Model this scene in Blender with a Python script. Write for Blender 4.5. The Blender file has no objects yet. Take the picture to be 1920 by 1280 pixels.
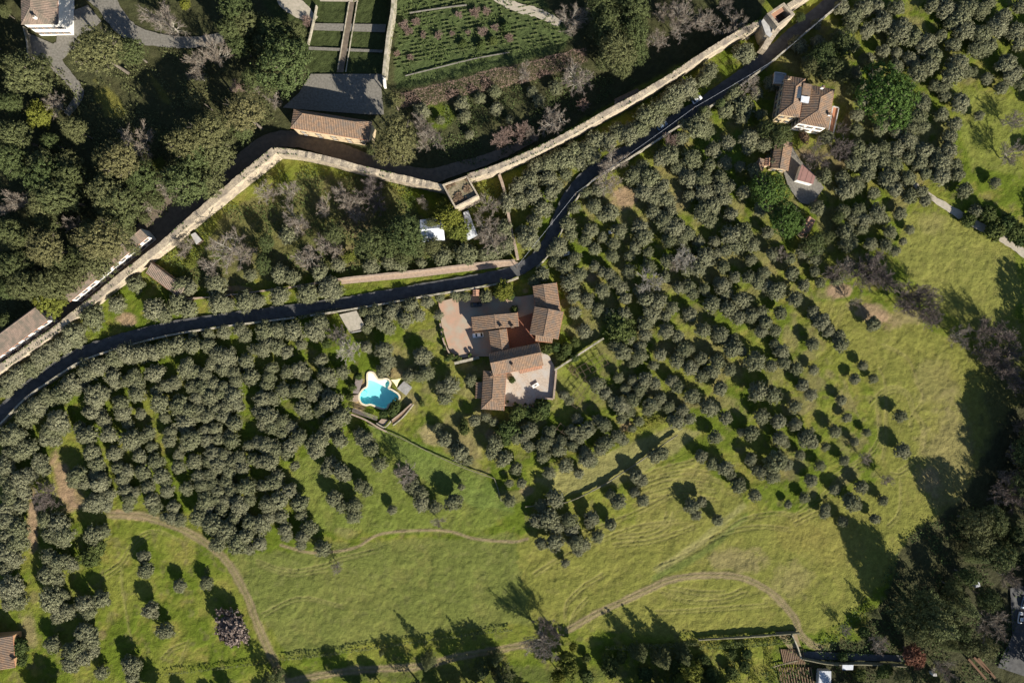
import bpy, bmesh, math, random
import numpy as np
from mathutils import Vector, Matrix
# ---------------------------------------------------------------- camera, light, exposure
S = 0.2            # metres per photograph pixel on the ground
HC = 256.0         # camera height
scn = bpy.context.scene
cam_d = bpy.data.cameras.new("camera"); cam = bpy.data.objects.new("camera", cam_d)
scn.collection.objects.link(cam); scn.camera = cam
cam.location = (0, 0, HC); cam.rotation_euler = (0, 0, 0)
cam_d.sensor_width = 36; cam_d.lens = 24; cam_d.clip_end = 9000; cam_d.clip_start = 1
SUN_EL = math.radians(29); SUN_AZ = math.atan2(0.62, -0.785)     # from +Y clockwise
sd = Vector((math.sin(SUN_AZ)*math.cos(SUN_EL), math.cos(SUN_AZ)*math.cos(SUN_EL), math.sin(SUN_EL)))
sun_d = bpy.data.lights.new("sun", 'SUN'); sun = bpy.data.objects.new("sun", sun_d)
scn.collection.objects.link(sun)
sun_d.energy = 5.0; sun_d.angle = math.radians(0.5); sun_d.color = (1.0, 0.93, 0.80)
sun.rotation_euler = (-sd).to_track_quat('-Z', 'Y').to_euler(); sun.location = (0, 0, 300)
w = bpy.data.worlds.new("World"); scn.world = w; w.use_nodes = True
wn = w.node_tree.nodes; wl = w.node_tree.links
sky = wn.new('ShaderNodeTexSky'); sky.sky_type = 'NISHITA'; sky.sun_disc = False
sky.air_density = .9; sky.dust_density = .3; sky.altitude = 400; sky.sun_elevation = SUN_EL; sky.sun_rotation = SUN_AZ
wl.new(sky.outputs[0], wn['Background'].inputs[0]); wn['Background'].inputs[1].default_value = 0.065
scn.view_settings.view_transform = 'Standard'; scn.view_settings.look = 'None'
scn.view_settings.exposure = 0.95; scn.view_settings.gamma = 1; scn.view_settings.use_curve_mapping = False
C = scn.collection
rng = np.random.default_rng(7); random.seed(7)

# ---------------------------------------------------------------- helpers
def W(u, v, h=0.0):
    k = S*(1-h/HC)
    return Vector(((u-960)*k, (640-v)*k, h))
def noise2(x, y, scale, seed=0):
    r = np.random.default_rng(seed+991); L = r.random((256, 256))
    X = x/scale+1000.37; Y = y/scale+1000.71
    xi = np.floor(X).astype(int); yi = np.floor(Y).astype(int); fx = X-xi; fy = Y-yi
    fx = fx*fx*(3-2*fx); fy = fy*fy*(3-2*fy)
    a = L[xi % 256, yi % 256]; b = L[(xi+1) % 256, yi % 256]; c = L[xi % 256, (yi+1) % 256]; d = L[(xi+1) % 256, (yi+1) % 256]
    return (a*(1-fx)+b*fx)*(1-fy)+(c*(1-fx)+d*fx)*fy
def fbm(x, y, scale, seed=0, o=3):
    s = 0; a = 1; t = 0
    for i in range(o):
        s = s+a*noise2(x, y, scale/2**i, seed+i*17); t += a; a *= .55
    return s/t
def mesh_arr(name, V, F):
    """F: list/array of quads (M,4) or tris (M,3)"""
    V = np.asarray(V, np.float32); F = np.asarray(F, np.int32)
    m = bpy.data.meshes.new(name); n = F.shape[1]
    m.vertices.add(len(V)); m.vertices.foreach_set('co', V.ravel())
    m.loops.add(F.size); m.loops.foreach_set('vertex_index', F.ravel())
    m.polygons.add(len(F)); m.polygons.foreach_set('loop_start', np.arange(0, F.size, n, dtype=np.int32))
    m.polygons.foreach_set('loop_total', np.full(len(F), n, np.int32))
    m.update(calc_edges=True); return m
def obj(name, mesh, mat=None, parent=None, loc=None):
    o = bpy.data.objects.new(name, mesh); C.objects.link(o)
    if mat is not None and mesh is not None and len(mesh.materials) == 0: mesh.materials.append(mat)
    if parent is not None: o.parent = parent
    if loc is not None: o.location = loc
    return o
def tag(o, label=None, cat=None, group=None, kind=None):
    if label: o['label'] = label
    if cat: o['category'] = cat
    if group: o['group'] = group
    if kind: o['kind'] = kind
    return o
def thing(name, label, cat, loc=(0, 0, 0), rz=0, group=None):
    o = bpy.data.objects.new(name, None); C.objects.link(o)
    o.location = loc; o.rotation_euler = (0, 0, rz); o.empty_display_size = .5
    return tag(o, label, cat, group)
class MB:
    def __init__(s): s.v = []; s.f = []
    def poly(s, pts):
        i = len(s.v); s.v += [tuple(p) for p in pts]; s.f.append(list(range(i, i+len(pts))))
    def box(s, c, d, rz=0):
        i = len(s.v); cx, cy, cz = c; dx, dy, dz = d[0]/2, d[1]/2, d[2]/2; co, si = math.cos(rz), math.sin(rz)
        for z in (-dz, dz):
            for x, y in ((-dx, -dy), (dx, -dy), (dx, dy), (-dx, dy)):
                s.v.append((cx+x*co-y*si, cy+x*si+y*co, cz+z))
        for q in ((3, 2, 1, 0), (4, 5, 6, 7), (0, 1, 5, 4), (1, 2, 6, 5), (2, 3, 7, 6), (3, 0, 4, 7)): s.f.append([i+k for k in q])
        return s
    def tube(s, p, q, r0, r1, n=5, cap=True):
        p = Vector(p); q = Vector(q); d = (q-p).normalized()
        a = d.orthogonal().normalized(); b = d.cross(a); i = len(s.v)
        for c_, r in ((p, r0), (q, r1)):
            for k in range(n):
                t = 2*math.pi*k/n; s.v.append(tuple(c_+a*(r*math.cos(t))+b*(r*math.sin(t))))
        for k in range(n): s.f.append([i+k, i+(k+1) % n, i+n+(k+1) % n, i+n+k])
        if cap: s.f.append([i+n+k for k in range(n)])
        return s
    def build(s, name, mat, parent=None, smooth=False, loc=None):
        m = bpy.data.meshes.new(name); m.from_pydata(s.v, [], s.f); m.update()
        if smooth: m.polygons.foreach_set('use_smooth', [True]*len(m.polygons))
        return obj(name, m, mat, parent, loc)
    def mesh(s, name):
        m = bpy.data.meshes.new(name); m.from_pydata(s.v, [], s.f); m.update(); return m

# ---------------------------------------------------------------- materials
def new_mat(name):
    m = bpy.data.materials.new(name); m.use_nodes = True
    return m, m.node_tree.nodes, m.node_tree.links, m.node_tree.nodes['Principled BSDF']
def hsv_var(N, L, col_out, rnd_out, lo, hi):
    mr = N.new('ShaderNodeMapRange'); mr.inputs[3].default_value = lo; mr.inputs[4].default_value = hi
    L.new(rnd_out, mr.inputs[0])
    mx = N.new('ShaderNodeVectorMath'); mx.operation = 'SCALE'
    L.new(col_out, mx.inputs[0]); L.new(mr.outputs[0], mx.inputs[3]); return mx.outputs[0]
def mat(name, c1, c2=None, scale=1.0, rough=.9, bump=0.0, bscale=4.0, spec=.2, detail=6, metal=0, stain=None, stretch=None):
    """procedural surface: two tones mixed by noise, fine grain, bump"""
    m, N, L, B = new_mat(name)
    c2 = c2 or tuple(x*.72 for x in c1)
    tc = N.new('ShaderNodeTexCoord'); vec = tc.outputs['Object']
    if stretch:
        mp = N.new('ShaderNodeMapping'); mp.inputs['Scale'].default_value = stretch; L.new(vec, mp.inputs[0]); vec = mp.outputs[0]
    n = N.new('ShaderNodeTexNoise'); n.inputs['Scale'].default_value = scale; n.inputs['Detail'].default_value = detail; n.inputs['Roughness'].default_value = .65
    L.new(vec, n.inputs['Vector'])
    cr = N.new('ShaderNodeValToRGB'); cr.color_ramp.elements[0].position = .36; cr.color_ramp.elements[1].position = .64
    cr.color_ramp.elements[0].color = (*c2, 1); cr.color_ramp.elements[1].color = (*c1, 1)
    L.new(n.outputs[0], cr.inputs[0]); out = cr.outputs[0]
    if stain:
        n3 = N.new('ShaderNodeTexNoise'); n3.inputs['Scale'].default_value = stain[1]; n3.inputs['Detail'].default_value = 5; L.new(tc.outputs['Object'], n3.inputs['Vector'])
        r3 = N.new('ShaderNodeValToRGB'); r3.color_ramp.elements[0].position = .44; r3.color_ramp.elements[1].position = .64
        L.new(n3.outputs[0], r3.inputs[0])
        mx = N.new('ShaderNodeMixRGB'); mx.inputs[2].default_value = (*stain[0], 1); L.new(r3.outputs[0], mx.inputs[0]); L.new(out, mx.inputs[1]); out = mx.outputs[0]
    L.new(out, B.inputs['Base Color'])
    B.inputs['Roughness'].default_value = rough; B.inputs['Specular IOR Level'].default_value = spec; B.inputs['Metallic'].default_value = metal
    if bump:
        n2 = N.new('ShaderNodeTexNoise'); n2.inputs['Scale'].default_value = bscale; n2.inputs['Detail'].default_value = 4; L.new(tc.outputs['Object'], n2.inputs['Vector'])
        b = N.new('ShaderNodeBump'); b.inputs['Strength'].default_value = 1; b.inputs['Distance'].default_value = bump
        L.new(n2.outputs[0], b.inputs['Height']); L.new(b.outputs[0], B.inputs['Normal'])
    return m
def leaf_mat(name, c1, c2, lo=.65, hi=1.35, trans=.12):
    m, N, L, B = new_mat(name)
    g = N.new('ShaderNodeNewGeometry'); oi = N.new('ShaderNodeObjectInfo')
    mx = N.new('ShaderNodeMixRGB'); mx.inputs[1].default_value = (*c1, 1); mx.inputs[2].default_value = (*c2, 1)
    L.new(oi.outputs['Random'], mx.inputs[0])
    o = hsv_var(N, L, mx.outputs[0], g.outputs['Random Per Island'], lo, hi)
    L.new(o, B.inputs['Base Color']); B.inputs['Roughness'].default_value = .85; B.inputs['Specular IOR Level'].default_value = .12
    tr = N.new('ShaderNodeBsdfTranslucent'); L.new(o, tr.inputs[0])
    ms = N.new('ShaderNodeMixShader'); ms.inputs[0].default_value = trans
    out = N['Material Output']; L.new(B.outputs[0], ms.inputs[1]); L.new(tr.outputs[0], ms.inputs[2]); L.new(ms.outputs[0], out.inputs[0])
    return m
M = {}
M['olive'] = leaf_mat('olive_leaves', (.158, .166, .088), (.206, .204, .126), .5, 1.55)
M['oak'] = leaf_mat('evergreen_oak_leaves', (.072, .096, .034), (.120, .124, .054))
M['pine'] = leaf_mat('pine_needles', (.160, .148, .066), (.125, .130, .054))
M['villapine'] = leaf_mat('green_pine_needles', (.066, .120, .024), (.078, .125, .030))
M['lime'] = leaf_mat('yellow_green_leaves', (.15, .155, .025), (.12, .14, .03))
M['shrub'] = leaf_mat('shrub_leaves', (.062, .092, .030), (.10, .12, .035))
M['dry'] = leaf_mat('dry_leaves', (.20, .135, .085), (.17, .12, .08))
M['redleaf'] = leaf_mat('russet_leaves', (.18, .085, .055), (.20, .10, .06))
M['twig'] = leaf_mat('bare_twigs', (.19, .16, .135), (.235, .195, .155), trans=0)
M['thicket'] = leaf_mat('brown_stem_thicket', (.19, .145, .125), (.18, .14, .12), .5, 1.5, 0)
M['twigpurple'] = leaf_mat('purplish_twigs', (.135, .112, .102), (.165, .135, .118), trans=0)
M['twigpink'] = leaf_mat('pinkish_twigs', (.24, .165, .135), (.22, .165, .14), trans=0)
M['twigwhite'] = leaf_mat('pale_twigs', (.33, .30, .25), (.30, .28, .24), trans=0)
M['bark'] = mat('bark', (.20, .17, .14), (.10, .085, .07), 3, bump=.02)
M['tile'] = mat('terracotta_tiles', (.29, .185, .118), (.14, .098, .070), 1.6, bump=.03, bscale=9, detail=8, stain=((.16, .125, .10), .5))
M['tilegrey'] = mat('weathered_tiles', (.28, .205, .16), (.16, .122, .098), 2.0, bump=.03, bscale=9, detail=8, stain=((.14, .12, .095), .45))
M['tilebright'] = mat('new_orange_tiles', (.42, .235, .150), (.29, .165, .11), 1.2, bump=.02, bscale=9, detail=8, stain=((.30, .18, .13), .35))
M['plaster'] = mat('cream_plaster', (.62, .50, .32), (.50, .40, .26), .6, stain=((.40, .31, .21), .8))
M['ochre'] = mat('ochre_plaster', (.50, .30, .16), (.40, .24, .13), .7)
M['white'] = mat('white_plaster', (.80, .78, .74), (.68, .66, .62), .5)
M['greyplaster'] = mat('grey_plaster', (.45, .44, .42), (.34, .33, .32), .6)
M['stone'] = mat('city_wall_stone', (.54, .455, .33), (.23, .19, .145), 1.9, bump=.12, bscale=2.2, detail=8, stain=((.24, .20, .16), .35))
M['stonepale'] = mat('pale_garden_wall', (.46, .41, .33), (.30, .27, .21), 1.5, bump=.06, bscale=3, stain=((.2, .19, .13), .6))
M['stonepink'] = mat('pinkish_wall', (.38, .29, .22), (.26, .20, .155), 1.2, bump=.05, bscale=3)
M['asphalt'] = mat('asphalt', (.105, .105, .105), (.06, .06, .062), .5, bump=.01, bscale=12)
M['lane'] = mat('lane_paving', (.17, .135, .10), (.11, .09, .07), .7, bump=.02, bscale=8)
M['gravel'] = mat('gravel', (.21, .195, .17), (.13, .122, .105), 1.3, bump=.03, bscale=14)  # tone lowered to carry the shade on plaza and upper-left paths
M['gravelpale'] = mat('pale_gravel', (.42, .37, .30), (.31, .28, .22), .9, bump=.03, bscale=14)
M['brickcourt'] = mat('brick_paving', (.42, .26, .185), (.35, .25, .18), .55, bump=.015, bscale=12, stain=((.34, .30, .235), .18))
M['patio'] = mat('speckled_patio_paving', (.50, .42, .34), (.32, .25, .20), 2.2, bump=.02, bscale=6, detail=10, stain=((.42, .38, .34), .3))
M['redcourt'] = mat('red_brick_court', (.26, .11, .07), (.18, .08, .055), 1.5)
M['wood'] = mat('weathered_deck_wood', (.30, .25, .23), (.20, .17, .155), 2, stretch=(1, 8, 1))
M['timber'] = mat('dark_timber', (.13, .09, .06), (.08, .06, .045), 3)
M['concrete'] = mat('concrete', (.34, .33, .31), (.24, .23, .22), 1.2, bump=.01)
M['metal'] = mat('metal_sheet', (.50, .52, .56), (.36, .38, .42), .7, rough=.55, spec=.4)
M['metalwhite'] = mat('white_metal_sheet', (.72, .74, .78), (.50, .53, .58), .8, rough=.5, spec=.4)
M['coping'] = mat('pale_pool_coping', (.66, .58, .42), (.56, .49, .36), 2)
M['poolwhite'] = mat('pool_beach_lining', (.80, .78, .70), (.74, .73, .67), .8)
M['poolblue'] = mat('turquoise_pool_lining', (.42, .80, .80), (.38, .75, .76), .5)
M['sail'] = mat('shade_sail_cloth', (.78, .66, .38), (.72, .60, .34), .5)
M['glass'] = mat('window_glass', (.05, .07, .09), (.04, .05, .07), .5, rough=.1, spec=.6)
M['shutter'] = mat('brown_shutter', (.15, .085, .05), (.11, .065, .04), 2)
M['pink'] = mat('pinkish_red_roofing', (.29, .16, .14), (.24, .14, .12), 1)
M['hay'] = mat('dry_planting_soil', (.24, .16, .10), (.15, .10, .065), 2, bump=.06)
M['rubble'] = mat('roof_garden_scrub', (.27, .22, .15), (.11, .10, .055), .9, bump=.25, bscale=1.6, detail=9)
M['dirt'] = mat('bare_dirt', (.27, .20, .125), (.20, .15, .09), .8, bump=.05, bscale=3, stain=((.14, .15, .06), .4))
M['rowgreen'] = mat('row_greenery', (.095, .115, .040), (.055, .065, .028), 1.5, bump=.1)
M['fieldstone'] = mat('mossy_field_stone', (.24, .215, .15), (.12, .115, .07), 2.2, bump=.08, bscale=4)
M['terracotta'] = mat('terracotta', (.45, .20, .11), (.36, .16, .09), 3)
def paint(name, col, rough=.3):
    m, N, L, B = new_mat(name); B.inputs['Base Color'].default_value = (*col, 1); B.inputs['Roughness'].default_value = rough
    n = N.new('ShaderNodeTexNoise'); n.inputs['Scale'].default_value = 6
    mr = N.new('ShaderNodeMapRange'); mr.inputs[3].default_value = rough*.8; mr.inputs[4].default_value = rough*1.4
    L.new(n.outputs[0], mr.inputs[0]); L.new(mr.outputs[0], B.inputs['Roughness']); return m
M['carwhite'] = paint('white_car_paint', (.75, .75, .76)); M['cardark'] = paint('dark_car_paint', (.03, .035, .045))
M['carblue'] = paint('blue_grey_car_paint', (.16, .22, .32)); M['rubber'] = paint('rubber', (.02, .02, .02), .8)
M['carglass'] = paint('car_glass', (.02, .025, .03), .08); M['lamp'] = paint('headlamp_glass', (.6, .6, .6), .15)
def water_mat():
    m, N, L, B = new_mat('pool_water')
    N.remove(B); tr = N.new('ShaderNodeBsdfTransparent'); tr.inputs[0].default_value = (.76, .965, .975, 1)
    gl = N.new('ShaderNodeBsdfGlossy'); gl.inputs['Roughness'].default_value = .06; gl.inputs[0].default_value = (.9, .95, 1, 1)
    n = N.new('ShaderNodeTexNoise'); n.inputs['Scale'].default_value = 1.6; bp = N.new('ShaderNodeBump'); bp.inputs['Distance'].default_value = .03
    tc = N.new('ShaderNodeTexCoord'); L.new(tc.outputs['Object'], n.inputs['Vector']); L.new(n.outputs[0], bp.inputs['Height']); L.new(bp.outputs[0], gl.inputs['Normal'])
    ms = N.new('ShaderNodeMixShader'); ms.inputs[0].default_value = .04
    L.new(tr.outputs[0], ms.inputs[1]); L.new(gl.outputs[0], ms.inputs[2]); L.new(ms.outputs[0], N['Material Output'].inputs[0]); return m
M['water'] = water_mat()

# ---------------------------------------------------------------- ground sheet
def inpoly(px, py, poly):
    r = np.zeros(px.shape, bool); n = len(poly); j = n-1
    for i in range(n):
        xi, yi = poly[i]; xj, yj = poly[j]
        if yi != yj:
            r ^= ((yi > py) != (yj > py)) & (px < (xj-xi)*(py-yi)/(yj-yi)+xi)
        j = i
    return r
def catmull(pts, step=2.0):
    P = [np.array(p, float) for p in pts]; P = [2*P[0]-P[1]]+P+[2*P[-1]-P[-2]]; out = []
    for i in range(1, len(P)-2):
        n = max(2, int(np.linalg.norm(P[i+1]-P[i])/step))
        for k in range(n):
            t = k/n
            out.append(.5*((2*P[i])+(-P[i-1]+P[i+1])*t+(2*P[i-1]-5*P[i]+4*P[i+1]-P[i+2])*t*t+(-P[i-1]+3*P[i]-3*P[i+1]+P[i+2])*t**3))
    out.append(P[-2]); return np.array(out)
inner_x = np.arange(-201, 201.01, .45); inner_y = np.arange(-135, 135.01, .45)
ext = np.array([3500, 1800, 900, 520, 360, 290, 245, 222, 210])
gx = np.concatenate([-ext, inner_x, ext[::-1]]); gyp = np.array([3500, 1800, 900, 520, 360, 270, 210, 175, 150, 141])
gy = np.concatenate([-gyp, inner_y, gyp[::-1]])
GX, GY = np.meshgrid(gx, gy)
U = GX/S+960; V = 640-GY/S
ny, nx = GX.shape
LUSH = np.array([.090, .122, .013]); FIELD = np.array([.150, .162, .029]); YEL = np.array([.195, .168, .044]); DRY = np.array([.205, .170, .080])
SOIL = np.array([.27, .185, .115]); DARK = np.array([.060, .060, .032]); LAWN = np.array([.040, .052, .018]); TERR = np.array([.36, .245, .15]); PINKS = np.array([.30, .20, .14])  # DARK: litter plus tree shade; LAWN: grass darkened for its shade
n1 = fbm(U, V, 90, 1, 4); n2 = fbm(U, V, 26, 5, 4); n3 = fbm(U, V, 9, 9, 3)
def ss(x, a, b): t = np.clip((x-a)/(b-a), 0, 1); return t*t*(3-2*t)
t = ss(n1*.6+n2*.4, .38, .62)[..., None]
col = LUSH*(1-t)+FIELD*t
t = ss(n2*.6+n3*.4, .52, .72)[..., None]*.55
col = col*(1-t)+YEL*t
gp = [(1050, 330), (1180, 290), (1420, 150), (1560, 0), (1920, 0), (1760, 300), (1620, 520), (1560, 640), (1680, 960), (1480, 930), (1280, 760), (1050, 800), (900, 900), (780, 800), (700, 640), (1060, 560)]
g_ = inpoly(U, V, gp).astype(float)[..., None]*(ss(fbm(U, V, 34, 61, 4), .46, .66)*.6)[..., None]; col = col*(1-g_)+DRY*.92*g_
g_ = (ss(fbm(U, V, 14, 71, 3), .60, .78)*.45)[..., None]; col = col*(1-g_)+np.array([.12, .10, .05])*g_
def blob(u, v, ru, rv, c, s=1.0, ang=0.0):
    global col
    a = math.radians(ang); du = U-u; dv = V-v
    x = (du*math.cos(a)+dv*math.sin(a))/ru; y = (-du*math.sin(a)+dv*math.cos(a))/rv
    d = np.sqrt(x*x+y*y)+(n2-.5)*.9+(n3-.5)*.6
    m = (1-ss(d, .55, 1.1))[..., None]*s; col = col*(1-m)+np.array(c)*m
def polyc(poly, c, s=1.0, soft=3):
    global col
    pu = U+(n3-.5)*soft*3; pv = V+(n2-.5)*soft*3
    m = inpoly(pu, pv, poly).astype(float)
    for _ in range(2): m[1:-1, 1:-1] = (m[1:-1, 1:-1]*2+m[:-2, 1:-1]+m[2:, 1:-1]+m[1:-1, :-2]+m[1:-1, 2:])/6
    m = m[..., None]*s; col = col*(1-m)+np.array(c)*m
# broad zones
polyc([(-400, -400), (1600, -400), (1420, 40), (1150, 190), (960, 300), (830, 350), (515, 285), (250, 500), (-100, 760), (-400, 900)], DARK*.8, .9, 6)  # leaf-litter ground, darkened further to put the wood's shade in its colour
polyc([(1500, 560), (1620, 560), (1800, 640), (1920, 700), (2100, 700), (2100, 1000), (1750, 1010), (1560, 1180), (1250, 1190), (1000, 1170), (960, 1000), (1500, 960), (1640, 900), (1660, 760), (1560, 620)], np.array([.172, .166, .042]), .72, 10)
polyc([(430, 1040), (960, 1000), (1000, 1170), (800, 1190), (540, 1235), (480, 1150)], np.array([.128, .140, .040]), .7, 8)
polyc([(1700, 400), (1780, 400), (1900, 470), (1920, 560), (1850, 640), (1740, 560), (1680, 480)], np.array([.178, .175, .046]), .8, 6)
polyc([(1780, 160), (1920, 190), (1920, 330), (1820, 310)], np.array([.15, .165, .036]), .7, 6)
polyc([(540, 870), (700, 800), (960, 960), (900, 1000), (600, 1000), (560, 940)], np.array([.128, .152, .034]), .7, 6)
polyc([(690, 790), (790, 830), (930, 905), (965, 960), (880, 950), (760, 880)], np.array([.108, .145, .034]), .7, 4)
polyc([(1040, 640), (1120, 640), (1130, 720), (1050, 780)], np.array([.14, .165, .028]), .6, 5)
polyc([(1000, 900), (1260, 800), (1320, 810), (1190, 900), (1060, 930)], np.array([.215, .200, .075]), .85, 3)
polyc([(1180, 900), (1300, 850), (1420, 960), (1200, 1000)], np.array([.185, .170, .05]), .6, 8)
for b in [(118, 905, 22, 60, SOIL, .9, -15), (135, 935, 26, 30, SOIL, .7), (240, 966, 45, 9, TERR, .9, 8), (60, 985, 12, 60, PINKS, .8), (815, 815, 30, 20, DRY*1.25, .95, 20), (920, 815, 14, 12, SOIL, .7),
          (880, 840, 40, 25, DRY, .7, 30), (1170, 372, 26, 26, SOIL, .9), (1150, 345, 14, 12, YEL, .8), (1275, 372, 16, 22, DRY, .8), (1285, 340, 12, 18, DRY, .7), (1575, 545, 26, 16, PINKS, .8),
          (1640, 590, 55, 20, PINKS, .7, 20), (1700, 595, 40, 16, DRY, .8), (1650, 600, 26, 14, SOIL, .6), (1110, 520, 12, 10, SOIL, .6), (1225, 730, 16, 30, DRY, .7, -30), (1175, 800, 16, 14, SOIL, .7),
          (1380, 1050, 60, 26, DRY, .7), (1490, 1090, 40, 40, DRY, .45), (1500, 1000, 60, 40, YEL, .5), (1780, 860, 60, 120, DRY, .55), (1760, 720, 50, 60, DRY, .35), (1740, 900, 30, 30, PINKS, .35),
          (985, 545, 8, 6, SOIL, .6), (995, 408, 10, 8, TERR, .8), (1080, 300, 14, 8, SOIL, .8, -30), (1410, 110, 14, 9, DRY, .7), (1230, 60, 1, 1, DRY, 0), (650, 1000, 30, 12, DRY, .4), (50, 1180, 18, 34, DRY, .8), (60, 1205, 14, 14, DRY, .7),
          (62, 1120, 12, 14, DRY, .6), (190, 1190, 10, 10, SOIL, .4), (700, 710, 22, 14, TERR, .9), (735, 700, 30, 10, TERR, .5), (680, 735, 10, 34, TERR, .9), (760, 745, 26, 20, DRY, .7), (672, 760, 14, 20, TERR, .7),
          (1520, 355, 22, 28, PINKS, .9), (1490, 330, 14, 40, DRY, .9), (1590, 230, 10, 30, SOIL, .6), (1560, 1020, 60, 60, YEL, .4), (960, 930, 30, 12, DRY, .5), (990, 920, 16, 10, SOIL, .6), (440, 540, 40, 6, SOIL, .7, 5),
          (235, 600, 24, 14, SOIL, .9), (140, 610, 16, 10, DRY, .6), (620, 525, 30, 8, DRY, .7), (350, 560, 20, 6, SOIL, .8), (430, 555, 8, 20, SOIL, .6), (655, 470, 26, 14, SOIL, .5), (560, 430, 18, 14, SOIL, .6), (670, 420, 40, 30, SOIL*.7, .6), (780, 340, 26, 14, LUSH*1.2, .6),
          (1500, 290, 30, 16, SOIL*.7, .7), (1560, 300, 40, 30, SOIL*.6, .6), (1560, 1215, 30, 10, DRY, .6), (1750, 420, 30, 20, DRY, .3), (1890, 800, 60, 200, DARK, .6), (1860, 1150, 110, 160, DARK, .8), (1600, 1260, 160, 24, DARK, .7), (900, 1265, 420, 18, DARK, .4),  # DARK blobs at the lower right put tree shade into the ground
          (840, 25, 100, 18, LAWN, .6), (860, 120, 60, 60, LAWN, .6), (205, 190, 22, 40, np.array([.16, .15, .035]), .9, -35), (300, 170, 10, 40, np.array([.16, .15, .035]), .6, -35), (820, 215, 30, 26, LUSH, .8), (1340, 290, 50, 46, np.array([.12, .17, .026]), .8), (1385, 265, 20, 30, np.array([.12, .17, .026]), .8)]:  # slanting yellow-green strips paint the sunlit gaps between the wood's shadows
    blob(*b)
polyc([(1700, 1010), (1800, 940), (1890, 780), (2000, 700), (2100, 1400), (1500, 1400), (1500, 1228), (1620, 1192), (1665, 1100)], DARK*.75, .9, 8)  # tree shade of the lower right put into the ground colour
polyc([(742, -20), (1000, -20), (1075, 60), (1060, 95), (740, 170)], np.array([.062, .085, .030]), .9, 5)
polyc([(490, 0), (730, -10), (716, 138), (585, 138)], LAWN*1.1, .95, 1)  # lawn grass with its shade painted into the colour
polyc([(560, 330), (720, 335), (800, 420), (930, 480), (620, 510), (330, 545), (420, 400)], np.array([.10, .085, .048]), .6, 8)
polyc([(1225, 1066), (1300, 1018), (1395, 940), (1402, 950), (1310, 1030), (1235, 1078)], np.array([.20, .19, .075]), .7, 1.5)
polyc([(1220, 1082), (1310, 1036), (1400, 962), (1404, 972), (1320, 1046), (1226, 1092)], np.array([.085, .12, .03]), .6, 1.5)
# relief (always below zero so laid sheets stay on top)
fieldmask = np.ones(U.shape)
z = -(.05+.10*ss(n3, .3, .7)+.12*fbm(U+V*.4, V, 6.5, 33, 2)+.20*noise2(U, V, 3.1, 45)+.14*noise2(V, U, 2.4, 46)+.35*ss(n2, .3, .7))
# broad ruts and tyre tracks
TR = [[(1595, 872), (1630, 848), (1647, 820), (1647, 790), (1644, 760), (1645, 745)], [(1597, 878), (1636, 852), (1652, 822), (1650, 790), (1648, 750)],
      [(1632, 755), (1652, 733), (1675, 724), (1693, 728), (1708, 740), (1717, 770), (1732, 790), (1735, 815), (1730, 850), (1710, 872), (1690, 888), (1672, 886)],
      [(1636, 760), (1655, 738), (1676, 729), (1690, 732), (1702, 742), (1712, 772), (1727, 792), (1730, 815), (1725, 848), (1706, 868), (1686, 882)],
      [(1717, 715), (1730, 735), (1728, 755), (1710, 780), (1707, 800)], [(1655, 645), (1680, 655), (1705, 672), (1720, 710)], [(1600, 876), (1570, 900), (1540, 930)], [(1595, 870), (1560, 895)], [(1665, 985), (1685, 960), (1690, 900)],
      [(1085, 1000), (1200, 955), (1290, 905), (1310, 860)], [(1000, 1075), (1060, 1040), (1180, 990), (1270, 975)], [(1160, 1010), (1215, 1005), (1250, 990), (1262, 960)], [(1157, 1005), (1210, 998), (1240, 985), (1250, 960)],
      [(1150, 1020), (1230, 1010), (1300, 985)], [(1130, 1075), (1090, 1100), (1062, 1130), (1058, 1160)], [(1240, 1110), (1290, 1125), (1350, 1125), (1400, 1110)], [(1250, 1105), (1300, 1115), (1350, 1118), (1390, 1104)],
      [(1260, 1100), (1310, 1108), (1360, 1108)], [(1230, 1146), (1330, 1140), (1440, 1132)], [(1235, 1060), (1300, 1030), (1370, 985), (1400, 970), (1450, 960), (1500, 965)], [(1280, 1035), (1350, 1000), (1420, 985), (1480, 990)], [(1190, 905), (1230, 880), (1300, 862)],
      [(1200, 900), (1240, 890), (1290, 880), (1330, 885)], [(1190, 915), (1250, 893), (1310, 890), (1350, 900)], [(1195, 920), (1260, 900), (1330, 905)], [(1200, 928), (1270, 912), (1340, 918)], [(1215, 935), (1280, 925), (1340, 935)],
      [(190, 1075), (220, 1055), (245, 1020), (270, 998), (300, 995), (340, 1015)], [(195, 1080), (226, 1058), (250, 1024), (276, 1001)], [(225, 1060), (228, 1110), (243, 1200)], [(480, 1050), (540, 1068), (600, 1060), (640, 1045), (700, 1030)],
      [(480, 1056), (540, 1074), (610, 1066)], [(300, 1235), (320, 1215), (345, 1205)], [(340, 1230), (335, 1240), (352, 1200)], [(490, 1150), (560, 1120), (640, 1135)], [(1480, 970), (1540, 935), (1590, 900)], [(1490, 980), (1550, 950)], [(1500, 950), (1530, 925)],
      [(1650, 690), (1660, 720), (1662, 800), (1655, 860)], [(1130, 750), (1140, 735), (1150, 720)], [(1430, 1120), (1470, 1135), (1490, 1170)], [(1100, 1120), (1075, 1150), (1068, 1175)]]
ruts = np.zeros(U.shape)
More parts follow.
